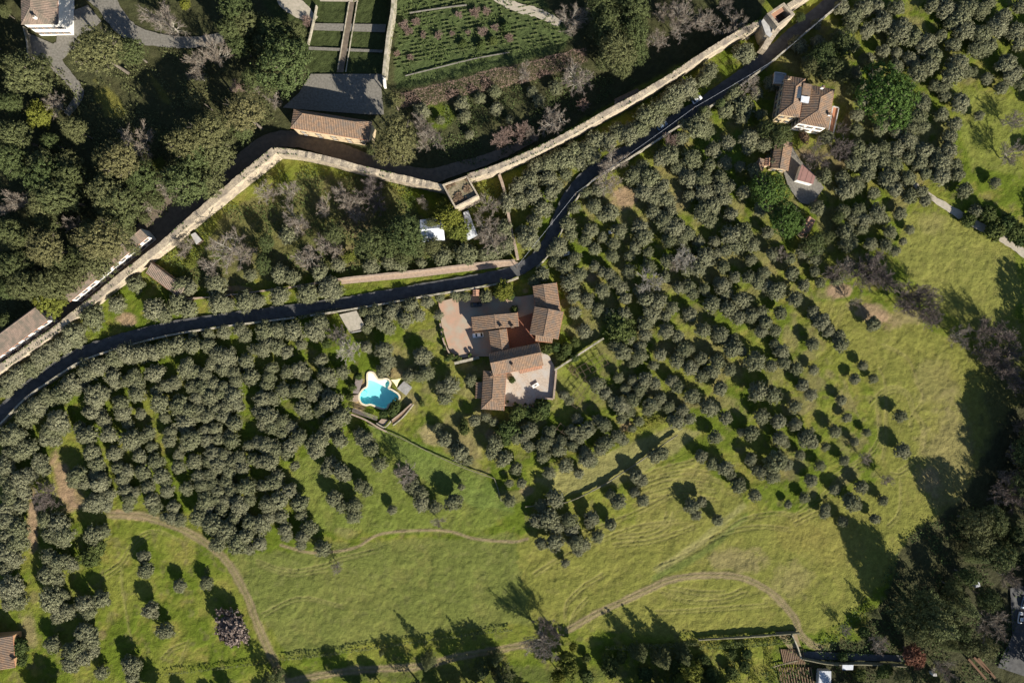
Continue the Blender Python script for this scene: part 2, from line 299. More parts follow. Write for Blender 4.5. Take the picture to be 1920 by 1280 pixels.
def carve(path, width, depth, target):
    P = catmull(path, 1.0)
    for (pu, pv) in P:
        wx = (pu-960)*S; wy = (640-pv)*S
        i0 = np.searchsorted(gx, wx-width*1.6); i1 = np.searchsorted(gx, wx+width*1.6); j0 = np.searchsorted(gy, wy-width*1.6); j1 = np.searchsorted(gy, wy+width*1.6)
        if i1 <= i0 or j1 <= j0: continue
        d = np.hypot(GX[j0:j1, i0:i1]-wx, GY[j0:j1, i0:i1]-wy)/width
        target[j0:j1, i0:i1] = np.maximum(target[j0:j1, i0:i1], depth*np.clip(1-d*d, 0, 1))
for k, p in enumerate(TR):
    carve(p, .5, 1.0, ruts)
    carve([(a+3, b+6) for a, b in p], .48, .7, ruts)
z -= ruts*.24
m = (np.clip(ruts, 0, 1)*.35)[..., None]; col = col*(1-m)+DRY*1.15*m
# dirt roads: smooth pale ground with two wheel ruts
DR = [([(1065, 1182), (1120, 1150), (1210, 1108), (1255, 1088), (1310, 1079), (1385, 1082), (1440, 1106), (1466, 1130), (1490, 1158), (1500, 1185), (1517, 1205), (1540, 1216)], 1.7),
      ([(205, 965), (240, 966), (275, 970), (350, 997), (412, 1040), (445, 1085), (468, 1130), (480, 1165), (497, 1205), (525, 1265), (545, 1290)], 1.9),
      ([(525, 1022), (580, 1036), (630, 1034), (670, 1025), (720, 1000), (830, 995), (890, 1010), (960, 1016), (990, 1010)], .5),
      ([(540, 1278), (655, 1258), (780, 1250), (855, 1232), (940, 1217), (1010, 1205)], 1.8)]
dm = np.zeros(U.shape); rm = np.zeros(U.shape)
for p, wd in DR:
    carve(p, wd*1.25, 1.0, dm)
    Pp = catmull(p, 4); tn = np.gradient(Pp, axis=0); tn /= np.linalg.norm(tn, axis=1)[:, None]; nn = np.stack([-tn[:, 1], tn[:, 0]], 1)
    for sgn in (-1, 1): carve([tuple(q) for q in (Pp+nn*sgn*wd*2.2)], .5, 1.0, rm)
m = ss(dm+(n3-.5)*.7+(n2-.5)*.7, .3, .75); z = z*(1-m*.6)-m*.10-rm*.15
m = (m*.8)[..., None]; cD = DRY*(.72+.3*n2[..., None])+.01; col = col*(1-m)+cD*m
m = (np.clip(rm, 0, 1)*.55)[..., None]; col = col*(1-m)+np.array([.25, .185, .12])*m
# fine tone variation of the sward itself
v = (.72+.56*fbm(U, V, 5, 77, 3))[..., None]; col = col*v
z = np.where((np.abs(GX) > 200) | (np.abs(GY) > 134), -.1, z)
# the pool basin drops through the sheet
POOL = [(490, 170), (545, 185), (590, 250), (625, 292), (700, 296), (760, 285), (805, 300), (828, 345), (812, 400), (800, 440), (880, 485), (955, 532), (988, 585), (962, 632), (880, 665), (805, 705), (765, 772), (700, 772), (610, 742), (505, 703), (425, 712), (352, 680), (316, 600), (330, 530), (385, 462), (445, 420), (462, 350), (456, 260), (462, 190)]
POOL = catmull([(640+a/9.144, 680+b/9.144) for a, b in POOL]+[(640+490/9.144, 680+170/9.144)], 1.0)[:-1]
pc = POOL.mean(0)
def grow(poly, m):   # offset outline by m metres
    P = np.array(poly); n = len(P); out = []
    ar = sum(P[i][0]*P[(i+1) % n][1]-P[(i+1) % n][0]*P[i][1] for i in range(n)); sg = 1 if ar > 0 else -1
    for i in range(n):
        tt = P[(i+1) % n]-P[i-1]; tt = tt/np.linalg.norm(tt); out.append(P[i]+np.array([tt[1], -tt[0]])*sg*m/S)
    return np.array(out)
z = np.where(inpoly(U, V, grow(POOL, .45).tolist()), -2.6, z)
far = (ss(np.maximum(np.abs(GX)-203, (np.abs(GY)-137)), 2, 30))[..., None]; col = col*(1-far)+np.array([.105, .115, .035])*far
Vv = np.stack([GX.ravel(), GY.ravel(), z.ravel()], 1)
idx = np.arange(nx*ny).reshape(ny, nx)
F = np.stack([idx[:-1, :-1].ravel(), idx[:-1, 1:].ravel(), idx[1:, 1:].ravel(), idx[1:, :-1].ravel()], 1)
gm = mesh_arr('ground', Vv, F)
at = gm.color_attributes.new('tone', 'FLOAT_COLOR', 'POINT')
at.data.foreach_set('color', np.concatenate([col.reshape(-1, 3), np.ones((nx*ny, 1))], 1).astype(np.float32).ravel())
gmat, N, L, B = new_mat('meadow_ground')
ca = N.new('ShaderNodeVertexColor'); ca.layer_name = 'tone'; tc = N.new('ShaderNodeTexCoord')
no = N.new('ShaderNodeTexNoise'); no.inputs['Scale'].default_value = 1.3; no.inputs['Detail'].default_value = 8; no.inputs['Roughness'].default_value = .7; L.new(tc.outputs['Object'], no.inputs['Vector'])
nf_ = N.new('ShaderNodeTexNoise'); nf_.inputs['Scale'].default_value = 3.6; nf_.inputs['Detail'].default_value = 4; nf_.inputs['Roughness'].default_value = .8; L.new(tc.outputs['Object'], nf_.inputs['Vector'])
o_ = hsv_var(N, L, hsv_var(N, L, ca.outputs[0], nf_.outputs[0], .45, 1.55), no.outputs[0], .55, 1.45); L.new(o_, B.inputs['Base Color'])
B.inputs['Roughness'].default_value = .95; B.inputs['Specular IOR Level'].default_value = .1; no.inputs['Scale'].default_value = 1.9
nb = N.new('ShaderNodeTexNoise'); nb.inputs['Scale'].default_value = 2.3; nb.inputs['Detail'].default_value = 5; nb.inputs['Distortion'].default_value = .6; L.new(tc.outputs['Object'], nb.inputs['Vector'])
bp = N.new('ShaderNodeBump'); bp.inputs['Distance'].default_value = .42; bp.inputs['Strength'].default_value = .8; L.new(nb.outputs[0], bp.inputs['Height']); L.new(bp.outputs[0], B.inputs['Normal'])
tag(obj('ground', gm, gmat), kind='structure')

# ---------------------------------------------------------------- laid sheets (roads, courts, paths)
def ribbon(name, pts, wd, z, m, step=6, wob=.12):
    P = catmull(pts, step); X = np.array([[(a-960)*S, (640-b)*S] for a, b in P])
    tn = np.gradient(X, axis=0); tn /= np.linalg.norm(tn, axis=1)[:, None]; nn = np.stack([-tn[:, 1], tn[:, 0]], 1)
    ws = np.full(len(X), wd/2) if np.isscalar(wd) else np.interp(np.linspace(0, 1, len(X)), np.linspace(0, 1, len(wd)), wd)/2
    a = X+nn*(ws+rng.normal(0, wob, len(X)))[:, None]; b = X-nn*(ws+rng.normal(0, wob, len(X)))[:, None]
    Vq = np.concatenate([np.c_[a, np.full(len(a), z)], np.c_[b, np.full(len(b), z)]]); n = len(X)
    Fq = np.array([[i+n, i+n+1, i+1, i] for i in range(n-1)])
    return tag(obj(name, mesh_arr(name, Vq, Fq), m), kind='structure')
def sheet(name, poly, z, m):
    b = MB(); pts = [((a-960)*S, (640-c)*S, z) for a, c in poly]
    if sum(pts[i-1][0]*pts[i][1]-pts[i][0]*pts[i-1][1] for i in range(len(pts))) < 0: pts = pts[::-1]
    b.poly(pts); return tag(b.build(name, m), kind='structure')
ROAD = [(-60, 835), (0, 775), (40, 735), (90, 700), (140, 668), (200, 645), (300, 618), (400, 601), (500, 588), (600, 575), (700, 559), (800, 541), (900, 524), (955, 512), (998, 490), (1028, 455), (1046, 415), (1064, 375), (1100, 330), (1170, 287), (1250, 235), (1340, 178), (1430, 112), (1500, 52), (1570, -5), (1640, -60)]
ribbon('road', ROAD, 4.6, .03, M['asphalt'])
ribbon('lane', [(-40, 712), (0, 682), (60, 633), (140, 570), (230, 488), (300, 425), (370, 368), (440, 318), (500, 268), (560, 262), (640, 285), (720, 315), (800, 330), (850, 318), (910, 300), (960, 280), (1010, 255)], [6, 6, 6, 6, 8, 14, 14, 7, 6, 6, 6, 6, 5, 4, 2], .034, M['lane'])
ribbon('path', [(1700, 330), (1722, 352), (1745, 368), (1768, 384), (1830, 420), (1880, 447), (1930, 482), (2000, 530)], [1.5, 2.0, 3.0, 3.2, 3, 2.6, 3], .03, M['gravelpale'])
ribbon('path', [(150, -40), (195, 0), (215, 30), (245, 60), (290, 74), (360, 80), (420, 70)], [10, 8, 7, 5, 4, 4], .03, M['gravel'])
ribbon('path', [(85, 95), (110, 125), (140, 160), (148, 180), (125, 215)], [10, 5, 4, 3.4, 2.5], .038, M['gravel'])
ribbon('path', [(530, -30), (545, 5), (565, 20), (590, 40)], [9, 8, 6, 4], .03, M['gravelpale'])
ribbon('path', [(900, -30), (960, 10), (1010, 25), (1050, 45)], [5, 4, 3.5, 3], .03, M['gravelpale'])
sheet('plaza', [(583, 139), (722, 139), (715, 165), (720, 215), (692, 215), (560, 205), (530, 202), (560, 175)], .042, M['gravel'])
sheet('forecourt', [(48, 60), (105, 85), (110, 30), (165, 10), (190, 40), (170, 60), (140, 90), (120, 110), (80, 130), (55, 110)], .026, M['gravel'])
# formal garden paths
sheet('garden_path', [(655, -10), (667, -10), (644, 136), (631, 136)], .05, M['lane'])
sheet('garden_path', [(586, 44), (724, 46), (722, 61), (583, 57)], .046, M['gravel'])
sheet('garden_path', [(579, 88), (718, 94), (717, 99), (578, 94)], .046, M['gravel'])
sheet('garden_path', [(600, -8), (672, -8), (672, 4), (600, 3)], .0545, M['gravelpale'])
# farm courts
sheet('courtyard', [(822, 566), (862, 556), (888, 552), (940, 556), (975, 556), (1000, 552), (1008, 600), (1000, 640), (925, 668), (900, 668), (852, 672), (842, 655), (828, 610)], .05, M['brickcourt'])
sheet('inner_court', [(948, 604), (1006, 584), (1006, 642), (951, 654)], .056, M['redcourt'])
sheet('patio', [(944, 696), (1017, 690), (1010, 650), (1030, 668), (1041, 690), (1036, 747), (1006, 743), (1000, 760), (944, 757)], .05, M['patio'])
sheet('paved_court', [(1478, 262), (1500, 300), (1530, 330), (1545, 352), (1520, 385), (1500, 380), (1478, 350), (1470, 325)], .04, M['gravel'])
sheet('parking', [(1894, 1102), (1960, 1090), (1960, 1280), (1870, 1250), (1898, 1190)], .04, M['asphalt'])
sheet('pavement', [(640, 520), (780, 505), (960, 489), (972, 492), (962, 498), (880, 508), (780, 520), (640, 533)], .045, M['stonepink'])
sheet('farm_yard', [(1452, 1184), (1492, 1182), (1502, 1212), (1480, 1216)], .02, M['dirt'])
sheet('farm_track', [(1480, 1219), (1700, 1228), (1700, 1240), (1482, 1234)], .024, M['asphalt'])
# ---------------------------------------------------------------- buildings
def rect_from(corners, h):
    P = [W(a, b, h).to_2d() for a, b in corners]
    c = sum(P, Vector((0, 0)))/4
    dx = ((P[1]-P[0])+(P[2]-P[3])).normalized(); L = ((P[1]-P[0]).length+(P[2]-P[3]).length)/2
    Wd = ((P[3]-P[0]).length+(P[2]-P[1]).length)/2
    return c, math.atan2(dx.y, dx.x), L, Wd
def tile_plane(poly, slope_o, slope_d, z0, dz, pitch=.6, amp=.17):
    """poly: 2-D convex outline; slope_d: up-slope unit direction; z grows dz per metre from slope_o"""
    poly = [np.array(p, float) for p in poly]; d = np.array(slope_d, float); a = np.array([d[1], -d[0]]); o = np.array(slope_o, float)
    S_ = [np.dot(p-o, a) for p in poly]; s0, s1 = min(S_)+1e-3, max(S_)-1e-3
    n = max(3, int((s1-s0)/pitch))*4; V_ = []; F_ = []
    for k in range(n+1):
        s = s0+(s1-s0)*k/n; ts = []
        for i in range(len(poly)):
            p, q = poly[i-1], poly[i]; sp, sq = np.dot(p-o, a), np.dot(q-o, a)
            if (sp-s)*(sq-s) <= 0 and abs(sp-sq) > 1e-9: f = (s-sp)/(sq-sp); ts.append(np.dot(p+(q-p)*f-o, d))
        if len(ts) < 2: ts = [0, 0]
        t0, t1 = min(ts), max(ts); h = [0, .75, 1, .75][k % 4]*amp
        for t in (t0, t1):
            w_ = o+a*s+d*t; V_.append((w_[0], w_[1], z0+t*dz+h))
    for k in range(n): F_.append([2*k, 2*k+1, 2*k+3, 2*k+2])
    return V_, F_
def roof_part(parent, name, planes, m, pitch=.6):
    """one roof slab with its tile rows as a child"""
    b = MB(); tb = MB()
    for poly, so, sdv, z0, dz in planes:
        o = np.array(so, float); d = np.array(sdv, float)
        pts = [(p[0], p[1], z0+np.dot(np.array(p)-o, d)*dz) for p in poly]
        b.poly([(x, y, z_-.03) for x, y, z_ in pts]); b.poly([(x, y, z_-.22) for x, y, z_ in pts][::-1])
        for i in range(len(pts)):
            p, q = pts[i-1], pts[i]; b.poly([(p[0], p[1], p[2]-.22), (q[0], q[1], q[2]-.22), (q[0], q[1], q[2]-.03), (p[0], p[1], p[2]-.03)])
        V_, F_ = tile_plane(poly, so, sdv, z0, dz, pitch); i0 = len(tb.v); tb.v += V_; tb.f += [[i0+j for j in f] for f in F_]
    r = b.build(name, m, parent); t_ = tb.build('roof_tiles', m, r); t_['kind'] = 'stuff'
    return r
def windows(parent, A, B_, zs, n, size=(1.0, 1.5), shut=True):
    """windows along wall A->B (local 2-D, outside on the right-hand side)"""
    A = Vector(A); B_ = Vector(B_); d = (B_-A); L = d.length; d.normalize(); nrm = Vector((d.y, -d.x)); rz = math.atan2(d.y, d.x)
    for z_ in zs:
        for k in range(n):
            c = A+d*(L*(k+.5)/n)
            f = MB()
            wv, hv = size
            for ox, oz, sx, sz in ((0, hv/2+.04, wv+.16, .08), (0, -hv/2-.04, wv+.2, .08), (-wv/2-.04, 0, .08, hv), (wv/2+.04, 0, .08, hv), (0, 0, .05, hv)):
                p = c+d*ox+nrm*.05; f.box((p.x, p.y, z_+oz), (sx, .1, sz), rz)
            fo = f.build('window', M['greyplaster'], parent)
            p = c+nrm*.03; MB().box((p.x, p.y, z_), (wv, .04, hv), rz).build('pane', M['glass'], fo)
            if shut:
                for s_ in (-1, 1):
                    p = c+d*s_*(wv*.75+.14)+nrm*.055; MB().box((p.x, p.y, z_), (wv/2, .05, hv), rz).build('shutter', M['shutter'], fo)
def house(name, label, cat, corners, he, hr, ridge=.5, hip=(0, 0), wall='plaster', tile='tile', group=None, chim=(), win=None, ov=.35, base=0.0, windows_on=('s',), wn=4, wz=None, door=None):
    """corners (photo px at eaves): a,b ridge-parallel edge; c,d the opposite edge; a-b is the first eave"""
    c, rz, L, Wd = rect_from(corners, he)
    P0 = W(*corners[0], he).to_2d()-c; R = Matrix.Rotation(-rz, 2); loc0 = R@P0
    flip = 1 if loc0.y > 0 else -1          # side (local y) on which the a-b eave lies
    t = thing(name, label, cat, (c.x, c.y, base), rz, group)
    he -= base; hr -= base
    x0, x1, y0, y1 = -L/2, L/2, -Wd/2, Wd/2
    yr = flip*(Wd/2-ridge*Wd)
    h0, h1 = hip; q0, q1 = x0+h0, x1-h1
    up = (y1-yr); dn = (yr-y0); pl = []
    zN = he if up > .05 else hr
    if up > .05: pl.append(([(x0, y1), (x1, y1), (q1, yr), (q0, yr)], (0, y1), (0, -1), he, (hr-he)/up))
    if dn > .05: pl.append(([(x0, y0), (x1, y0), (q1, yr), (q0, yr)], (0, y0), (0, 1), he, (hr-he)/dn))
    if h0 > 0: pl.append(([(x0, y0), (x0, y1), (q0, yr)], (x0, 0), (1, 0), he, (hr-he)/h0))
    if h1 > 0: pl.append(([(x1, y0), (x1, y1), (q1, yr)], (x1, 0), (-1, 0), he, (hr-he)/h1))
    roof = roof_part(t, 'roof', pl, M[tile])
    # ridge cap
    rb = MB(); rb.tube((q0, yr, hr+.06), (q1, yr, hr+.06), .17, .17, 6)
    if h0 > 0:
        for yy in (y0, y1): rb.tube((x0, yy, he+.06), (q0, yr, hr+.06), .14, .14, 6)
    if h1 > 0:
        for yy in (y0, y1): rb.tube((x1, yy, he+.06), (q1, yr, hr+.06), .14, .14, 6)
    rb.build('ridge_tiles', M[tile], roof)
    # walls
    X0, X1, Y0, Y1 = x0+ov, x1-ov, y0+ov, y1-ov; b = MB()
    zt = he+.05
    for p, q in (((X0, Y0), (X1, Y0)), ((X1, Y0), (X1, Y1)), ((X1, Y1), (X0, Y1)), ((X0, Y1), (X0, Y0))):
        b.poly([(p[0], p[1], -.3), (q[0], q[1], -.3), (q[0], q[1], zt), (p[0], p[1], zt)])
    if h0 == 0: b.poly([(X0, Y1, zt), (X0, Y0, zt), (X0, max(min(yr, Y1), Y0), hr-.25)])
    if h1 == 0: b.poly([(X1, Y0, zt), (X1, Y1, zt), (X1, max(min(yr, Y1), Y0), hr-.25)])
    b.build('wall', M[wall], t)
    # gutter along both eaves
    for yg in (y0-.05, y1+.05): MB().tube((x0, yg, he-.1), (x1, yg, he-.1), .09, .09, 5).build('gutter', M['terracotta'], t)
    wz = wz or ([1.6, 4.6] if he > 6 else [1.7])
    sides = {'s': ((X0, Y0), (X1, Y0)), 'e': ((X1, Y0), (X1, Y1)), 'n': ((X1, Y1), (X0, Y1)), 'w': ((X0, Y1), (X0, Y0))}
    for s_ in windows_on:
        A, B_ = sides[s_]; n = wn if s_ in 'sn' else max(1, int(wn*Wd/L+.5)); windows(t, A, B_, wz, n)
    for (u, v) in chim:
        q = W(u, v, hr+base).to_2d()-c; q = R@q; zr = hr-abs(q.y-yr)/max(.1, (up if q.y > yr else dn))*(hr-he)
        MB().box((q.x, q.y, zr+.45), (.7, .9, 1.7)).build('chimney', M[wall], t)
        ch = t.children[-1]; cb = MB(); cb.box((q.x, q.y, zr+1.36), (.95, 1.15, .1)); cb.box((q.x, q.y, zr+1.55), (.5, .7, .26)); cb.build('chimney_cap', M[tile], ch)
    t['_L'] = L; del t['_L']
    return t
# farmhouse complex
house('farmhouse_wing', 'long tiled farmhouse wing at the north east corner of the central farm', 'house', [(1000, 536), (1006, 596), (1053, 590), (1042, 529)], 4.2, 5.6, .44, group=None, wn=4, windows_on=('e', 's'), wall='ochre')
house('farmhouse_wing', 'tall two-slope tiled barn on the east side of the farm courtyard', 'house', [(1003, 575), (992, 629), (1047, 633), (1056, 583)], 6.2, 7.8, .48, wn=3, windows_on=('e', 's', 'n'), wall='plaster')
house('farmhouse_wing', 'tiled farmhouse wing above the parked white car', 'house', [(884, 593), (886, 619), (973, 612), (970, 586)][::1], 4.6, 6.2, .5, (0, 0), wn=4, windows_on=('s',), chim=[(961, 612), (940, 612)], wall='plaster')
house('farmhouse_wing', 'narrow tiled link roof between the parked white car and the inner courtyard', 'house', [(916, 619), (922, 662), (955, 657), (950, 617)], 4.9, 6.3, .6, wn=3, windows_on=('w',), wall='plaster')
house('farmhouse', 'main farmhouse with a large tiled gable roof above the speckled patio', 'house', [(917, 664), (1012, 641), (1018, 686), (923, 703)], 6.6, 8.6, .42, wn=6, windows_on=('s', 'e'), chim=[(961, 684)], wall='ochre')
house('farmhouse_wing', 'long south-west farmhouse wing with hipped tiled end beside the patio', 'house', [(907, 692), (902, 767), (945, 769), (949, 699)], 4.8, 6.5, .46, (0, 4.5), wn=5, windows_on=('e', 'w', 's'), chim=[(921, 706)], wall='plaster')
house('lean_to', 'small tiled lean-to on the west flank of the south-west farmhouse wing', 'outbuilding', [(892, 716), (892, 746), (906, 747), (908, 716)], 3.0, 3.9, .93, wn=1, windows_on=())
house('lean_to', 'small yellow-walled lean-to below the tall tiled barn', 'outbuilding', [(1004, 626), (1037, 632), (1035, 641), (1003, 640)], 3.6, 4.4, .1, wall='plaster', wn=2, windows_on=('s',))
def canopy():
    t = thing('pergola_canopy', 'bright orange awning strip along the south eave of the main farmhouse', 'awning', W(998, 692, 0)); A = W(975, 700, 0)-t.location; B_ = W(1017, 690, 0)-t.location; d = (B_-A).normalized(); n = Vector((d.y, -d.x, 0))
    pl = [([(A.x, A.y), (B_.x, B_.y), ((B_-n*1.8).x, (B_-n*1.8).y), ((A-n*1.8).x, (A-n*1.8).y)], (A.x, A.y), (-n.x, -n.y), 2.6, .12)]
    r = roof_part(t, 'roof', pl, M['tilebright'])
    for k in range(4):
        p = A+(B_-A)*(k/3)*.98+d*.1; MB().tube((p.x, p.y, 0), (p.x, p.y, 2.4), .08, .08, 6).build('post', M['timber'], t)
canopy()
# villa, top right
house('villa', 'cream villa with a hipped tiled roof and roof skylight beside the big green pine', 'villa', [(1474, 140), (1461, 213), (1499, 222), (1509, 150)], 8.6, 10.6, .5, (4.2, 3.8), wn=4, windows_on=('e', 's', 'w'), wall='plaster', chim=[(1482, 146)], wz=[2, 5.6])
house('villa_wing', 'east half of the cream villa with a broad sunlit tiled slope', 'villa', [(1512, 156), (1499, 226), (1551, 246), (1564, 170)], 8.3, 10.4, .5, (4.6, 5.0), wn=4, windows_on=('s', 'e'), wall='white', tile='tile', chim=[(1541, 165), (1558, 213)], wz=[2, 5.2])
house('farm_annexe', 'long narrow tiled annexe running south from the villa', 'outbuilding', [(1453, 268), (1447, 314), (1476, 322), (1487, 262)], 4.0, 5.2, .44, wn=4, windows_on=('e', 's'), wall='plaster')
house('small_shed', 'tiny striped tiled shed tucked beside the round green pine top', 'shed', [(1423, 297), (1419, 319), (1431, 320), (1434, 298)], 3.0, 3.6, .1, wn=1, windows_on=())
house('small_shed', 'small square orange tiled hut next to the long annexe', 'shed', [(1435, 297), (1434, 311), (1446, 312), (1448, 296)], 3.2, 3.8, .5, wn=1, windows_on=(), tile='tilebright')
house('tool_shed', 'isolated bright orange tiled shed below the paired green pines', 'shed', [(1516, 405), (1498, 441), (1512, 446), (1529, 413)], 2.9, 3.7, .07, wn=1, windows_on=(), tile='tilebright')
house('gate_canopy', 'little tiled gate roof on the road above the brick forecourt', 'gate', [(887, 543), (887, 554), (898, 555), (898, 542)], 2.8, 3.3, .5, tile='tilebright', wn=1, windows_on=())
# top left and upper centre
house('manor_house', 'large white manor with hipped tiled roof in the top left corner', 'house', [(36, -70), (43, 49), (106, 43), (110, -72)], 9.6, 12.0, .38, (6, 5.2), wall='white', tile='tilegrey', wn=8, windows_on=('e', 's', 'w'), chim=[(65, 33)], wz=[2, 6])
house('orangery', 'long tiled orangery on the south edge of the gravel plaza', 'house', [(556, 207), (693, 228), (697, 264), (540, 238)], 9.2, 10.8, .22, (4.0, 5.5), wall='plaster', wn=5, windows_on=('s',))  # height raised so that its shadow covers the plaza
house('lane_house', 'grey tiled house along the lane in the left margin', 'house', [(-60, 668), (68, 573), (91, 600), (-40, 697)], 6.5, 8.0, .16, wall='white', tile='tilegrey', wn=7, windows_on=('s', 'e'))
house('lane_house', 'long white-fronted building on the lane below the evergreen wood', 'house', [(115, 548), (262, 425), (278, 444), (131, 565)], 6.8, 7.9, .3, wall='white', tile='tilegrey', wn=10, windows_on=('s',))
house('wall_shed', 'brown tiled shed backing on to the city wall above the road', 'shed', [(268, 506), (335, 556), (350, 541), (292, 497)], 3.4, 4.6, .94, tile='tilegrey', wn=1, windows_on=())
house('field_house', 'pinkish tiled cottage cut by the bottom left edge of the frame', 'house', [(-40, 1196), (-40, 1256), (30, 1250), (22, 1190)][::1], 4.6, 6.2, .5, (0, 0), wn=3, windows_on=('e', 'n'), wall='ochre', tile='tile', chim=[(22, 1238)])
house('garden_store', 'dark red roofed store leaning on the inside of the city wall', 'shed', [(1150, 188), (1193, 168), (1205, 178), (1160, 200)], 3.0, 3.6, .5, tile='tile', wn=1, windows_on=())
def flat(name, label, cat, poly, h, m, base=0.0, parts=None, wallm='plaster', parapet=0, seams=0):
    c = sum((W(a, b, h) for a, b in poly), Vector())/len(poly); c.z = 0
    t = thing(name, label, cat, c); P = [(W(a, b, h)-c) for a, b in poly]
    if sum(P[i-1].x*P[i].y-P[i].x*P[i-1].y for i in range(len(P))) < 0: P = P[::-1]
    n = len(P); b = MB()
    for i in range(n): p, q = P[i-1], P[i]; b.poly([(p.x, p.y, base), (q.x, q.y, base), (q.x, q.y, h-.12), (p.x, p.y, h-.12)])
    b.build('wall', M[wallm], t)
    ce = sum(P, Vector())/n; Q = [ce+(p-ce)*1.04 for p in P]; b = MB()
    b.poly([(p.x, p.y, h) for p in Q]); b.poly([(p.x, p.y, h-.115) for p in Q][::-1])
    for i in range(n): p, q = Q[i-1], Q[i]; b.poly([(p.x, p.y, h-.115), (q.x, q.y, h-.115), (q.x, q.y, h), (p.x, p.y, h)])
    r = b.build('roof', M[m], t)
    if seams:
        A, B_, D = Q[0], Q[1], Q[3 % n]
        for k in range(seams):
            f = (k+.5)/seams; p = A+(B_-A)*f; q = D+(Q[2]-D)*f; MB().tube((p.x, p.y, h+.03), (q.x, q.y, h+.03), .05, .05, 4).build('seam', M[m], r)
    if parapet:
        b = MB()
        for i in range(n):
            p, q = P[i-1], P[i]; mid = (p+q)/2; d = q-p; b.box((mid.x, mid.y, h+parapet/2), (d.length+.25, .28, parapet), math.atan2(d.y, d.x))
        b.build('parapet', M['greyplaster'], t)
    return t
def gable_metal(label, corners, he, hr, m, seams):
    c, rz, L, Wd = rect_from(corners, he); t = thing('metal_shed', label, 'shed', (c.x, c.y, 0), rz)
    b = MB()
    for p, q in (((-L/2, -Wd/2), (L/2, -Wd/2)), ((L/2, -Wd/2), (L/2, Wd/2)), ((L/2, Wd/2), (-L/2, Wd/2)), ((-L/2, Wd/2), (-L/2, -Wd/2))):
        p = Vector(p)*.96; q = Vector(q)*.96; b.poly([(p.x, p.y, 0), (q.x, q.y, 0), (q.x, q.y, he), (p.x, p.y, he)])
    for s_ in (-1, 1): b.poly([(s_*L*.48, -s_*Wd*.48, he), (s_*L*.48, s_*Wd*.48, he), (s_*L*.48, 0, hr-.05)])
    b.build('wall', M[m], t)
    for s_ in (-1, 1):
        b = MB(); V_ = [(-L/2, s_*Wd/2, he), (L/2, s_*Wd/2, he), (L/2, 0, hr), (-L/2, 0, hr)]; b.poly(V_ if s_ < 0 else V_[::-1]); r = b.build('roof_sheet', M[m], t)
        for k in range(seams):
            x = -L/2+L*(k+.5)/seams; MB().tube((x, s_*Wd/2, he+.03), (x, 0, hr+.03), .04, .04, 4).build('seam', M[m], r)
    return t
gable_metal('white and grey metal gabled shed under the yellow-green tree by the wall tower', [(778, 415), (822, 411), (842, 446), (800, 450)], 3.2, 5.2, 'metalwhite', 14)
flat('metal_lean_to', 'narrow tilted sheet-metal roof between the shed and the bare trees under the tower', 'shed', [(869, 399), (878, 396), (895, 441), (876, 449)], 2.8, 'metalwhite', seams=4, wallm='greyplaster')
flat('summer_house', 'pinkish red flat-roofed garden house in the paved court below the villa', 'outbuilding', [(1504, 309), (1528, 331), (1524, 345), (1495, 337)], 3.2, 'pink', seams=3, wallm='white')
flat('roof_terrace_block', 'small dark flat terrace block on the villa\'s north-west corner', 'terrace', [(1452, 137), (1472, 140), (1470, 158), (1450, 157)], 5.0, 'greyplaster', parapet=.9, wallm='ochre')
flat('terrace', 'red tiled terrace strip along the east side of the villa', 'terrace', [(1561, 200), (1572, 203), (1562, 250), (1552, 252)], 2.2, 'terracotta', parapet=.5)
flat('corrugated_shed', 'corrugated grey tunnel shed at the bottom edge of the allotments', 'shed', [(1537, 1258), (1558, 1258), (1558, 1288), (1535, 1288)], 2.6, 'metal', seams=6, wallm='greyplaster')
flat('caravan', 'pale flat-roofed hut by the dark track at the bottom right', 'hut', [(1580, 1246), (1600, 1246), (1599, 1255), (1580, 1255)], 2.6, 'metal', wallm='plaster')
flat('pump_hut', 'small pale hut among the dark trees at the lower right', 'hut', [(1828, 1091), (1836, 1090), (1838, 1099), (1829, 1101)], 2.6, 'metal', wallm='greyplaster')  # white hut in darker bluish tones that paint the shade on it
flat('garden_shed', 'tiny white shed roof near the bottom right bare trees', 'hut', [(1749, 1262), (1756, 1262), (1757, 1267), (1750, 1267)], 2.4, 'greyplaster', wallm='white')
flat('car_port', 'grey slab shelter with a pale edge beside the road left of the brick forecourt', 'outbuilding', [(637, 590), (668, 583), (684, 612), (655, 622)], 2.5, 'gravelpale', wallm='stonepink')
flat('cistern', 'square stone cistern with a shadowed top below the shelter by the road', 'tank', [(655, 614), (676, 609), (678, 620), (657, 624)], 1.4, 'concrete', parapet=.3, wallm='stonepale')
flat('wood_store', 'small weathered crate-like hut under the city wall near the purple bare tree', 'hut', [(358, 440), (366, 436), (378, 450), (368, 458)], 2.2, 'greyplaster', wallm='timber')
sk = flat('skylight', 'glazed skylight set in the villa roof', 'skylight', [(1494, 164), (1503, 163), (1502, 183), (1492, 184)], 10.2, 'glass', base=9.0, wallm='white')
aw = flat('roof_awning', 'pale grey awning over the small roof terrace of the villa', 'awning', [(1503, 180), (1518, 182), (1516, 193), (1502, 190)], 10.4, 'metalwhite', base=9.6, wallm='metal')
flat('roof_pavilion', 'raised red tiled block between the two villa roofs', 'roof', [(1507, 156), (1522, 159), (1519, 181), (1504, 178)], 9.9, 'tile', base=7.0)
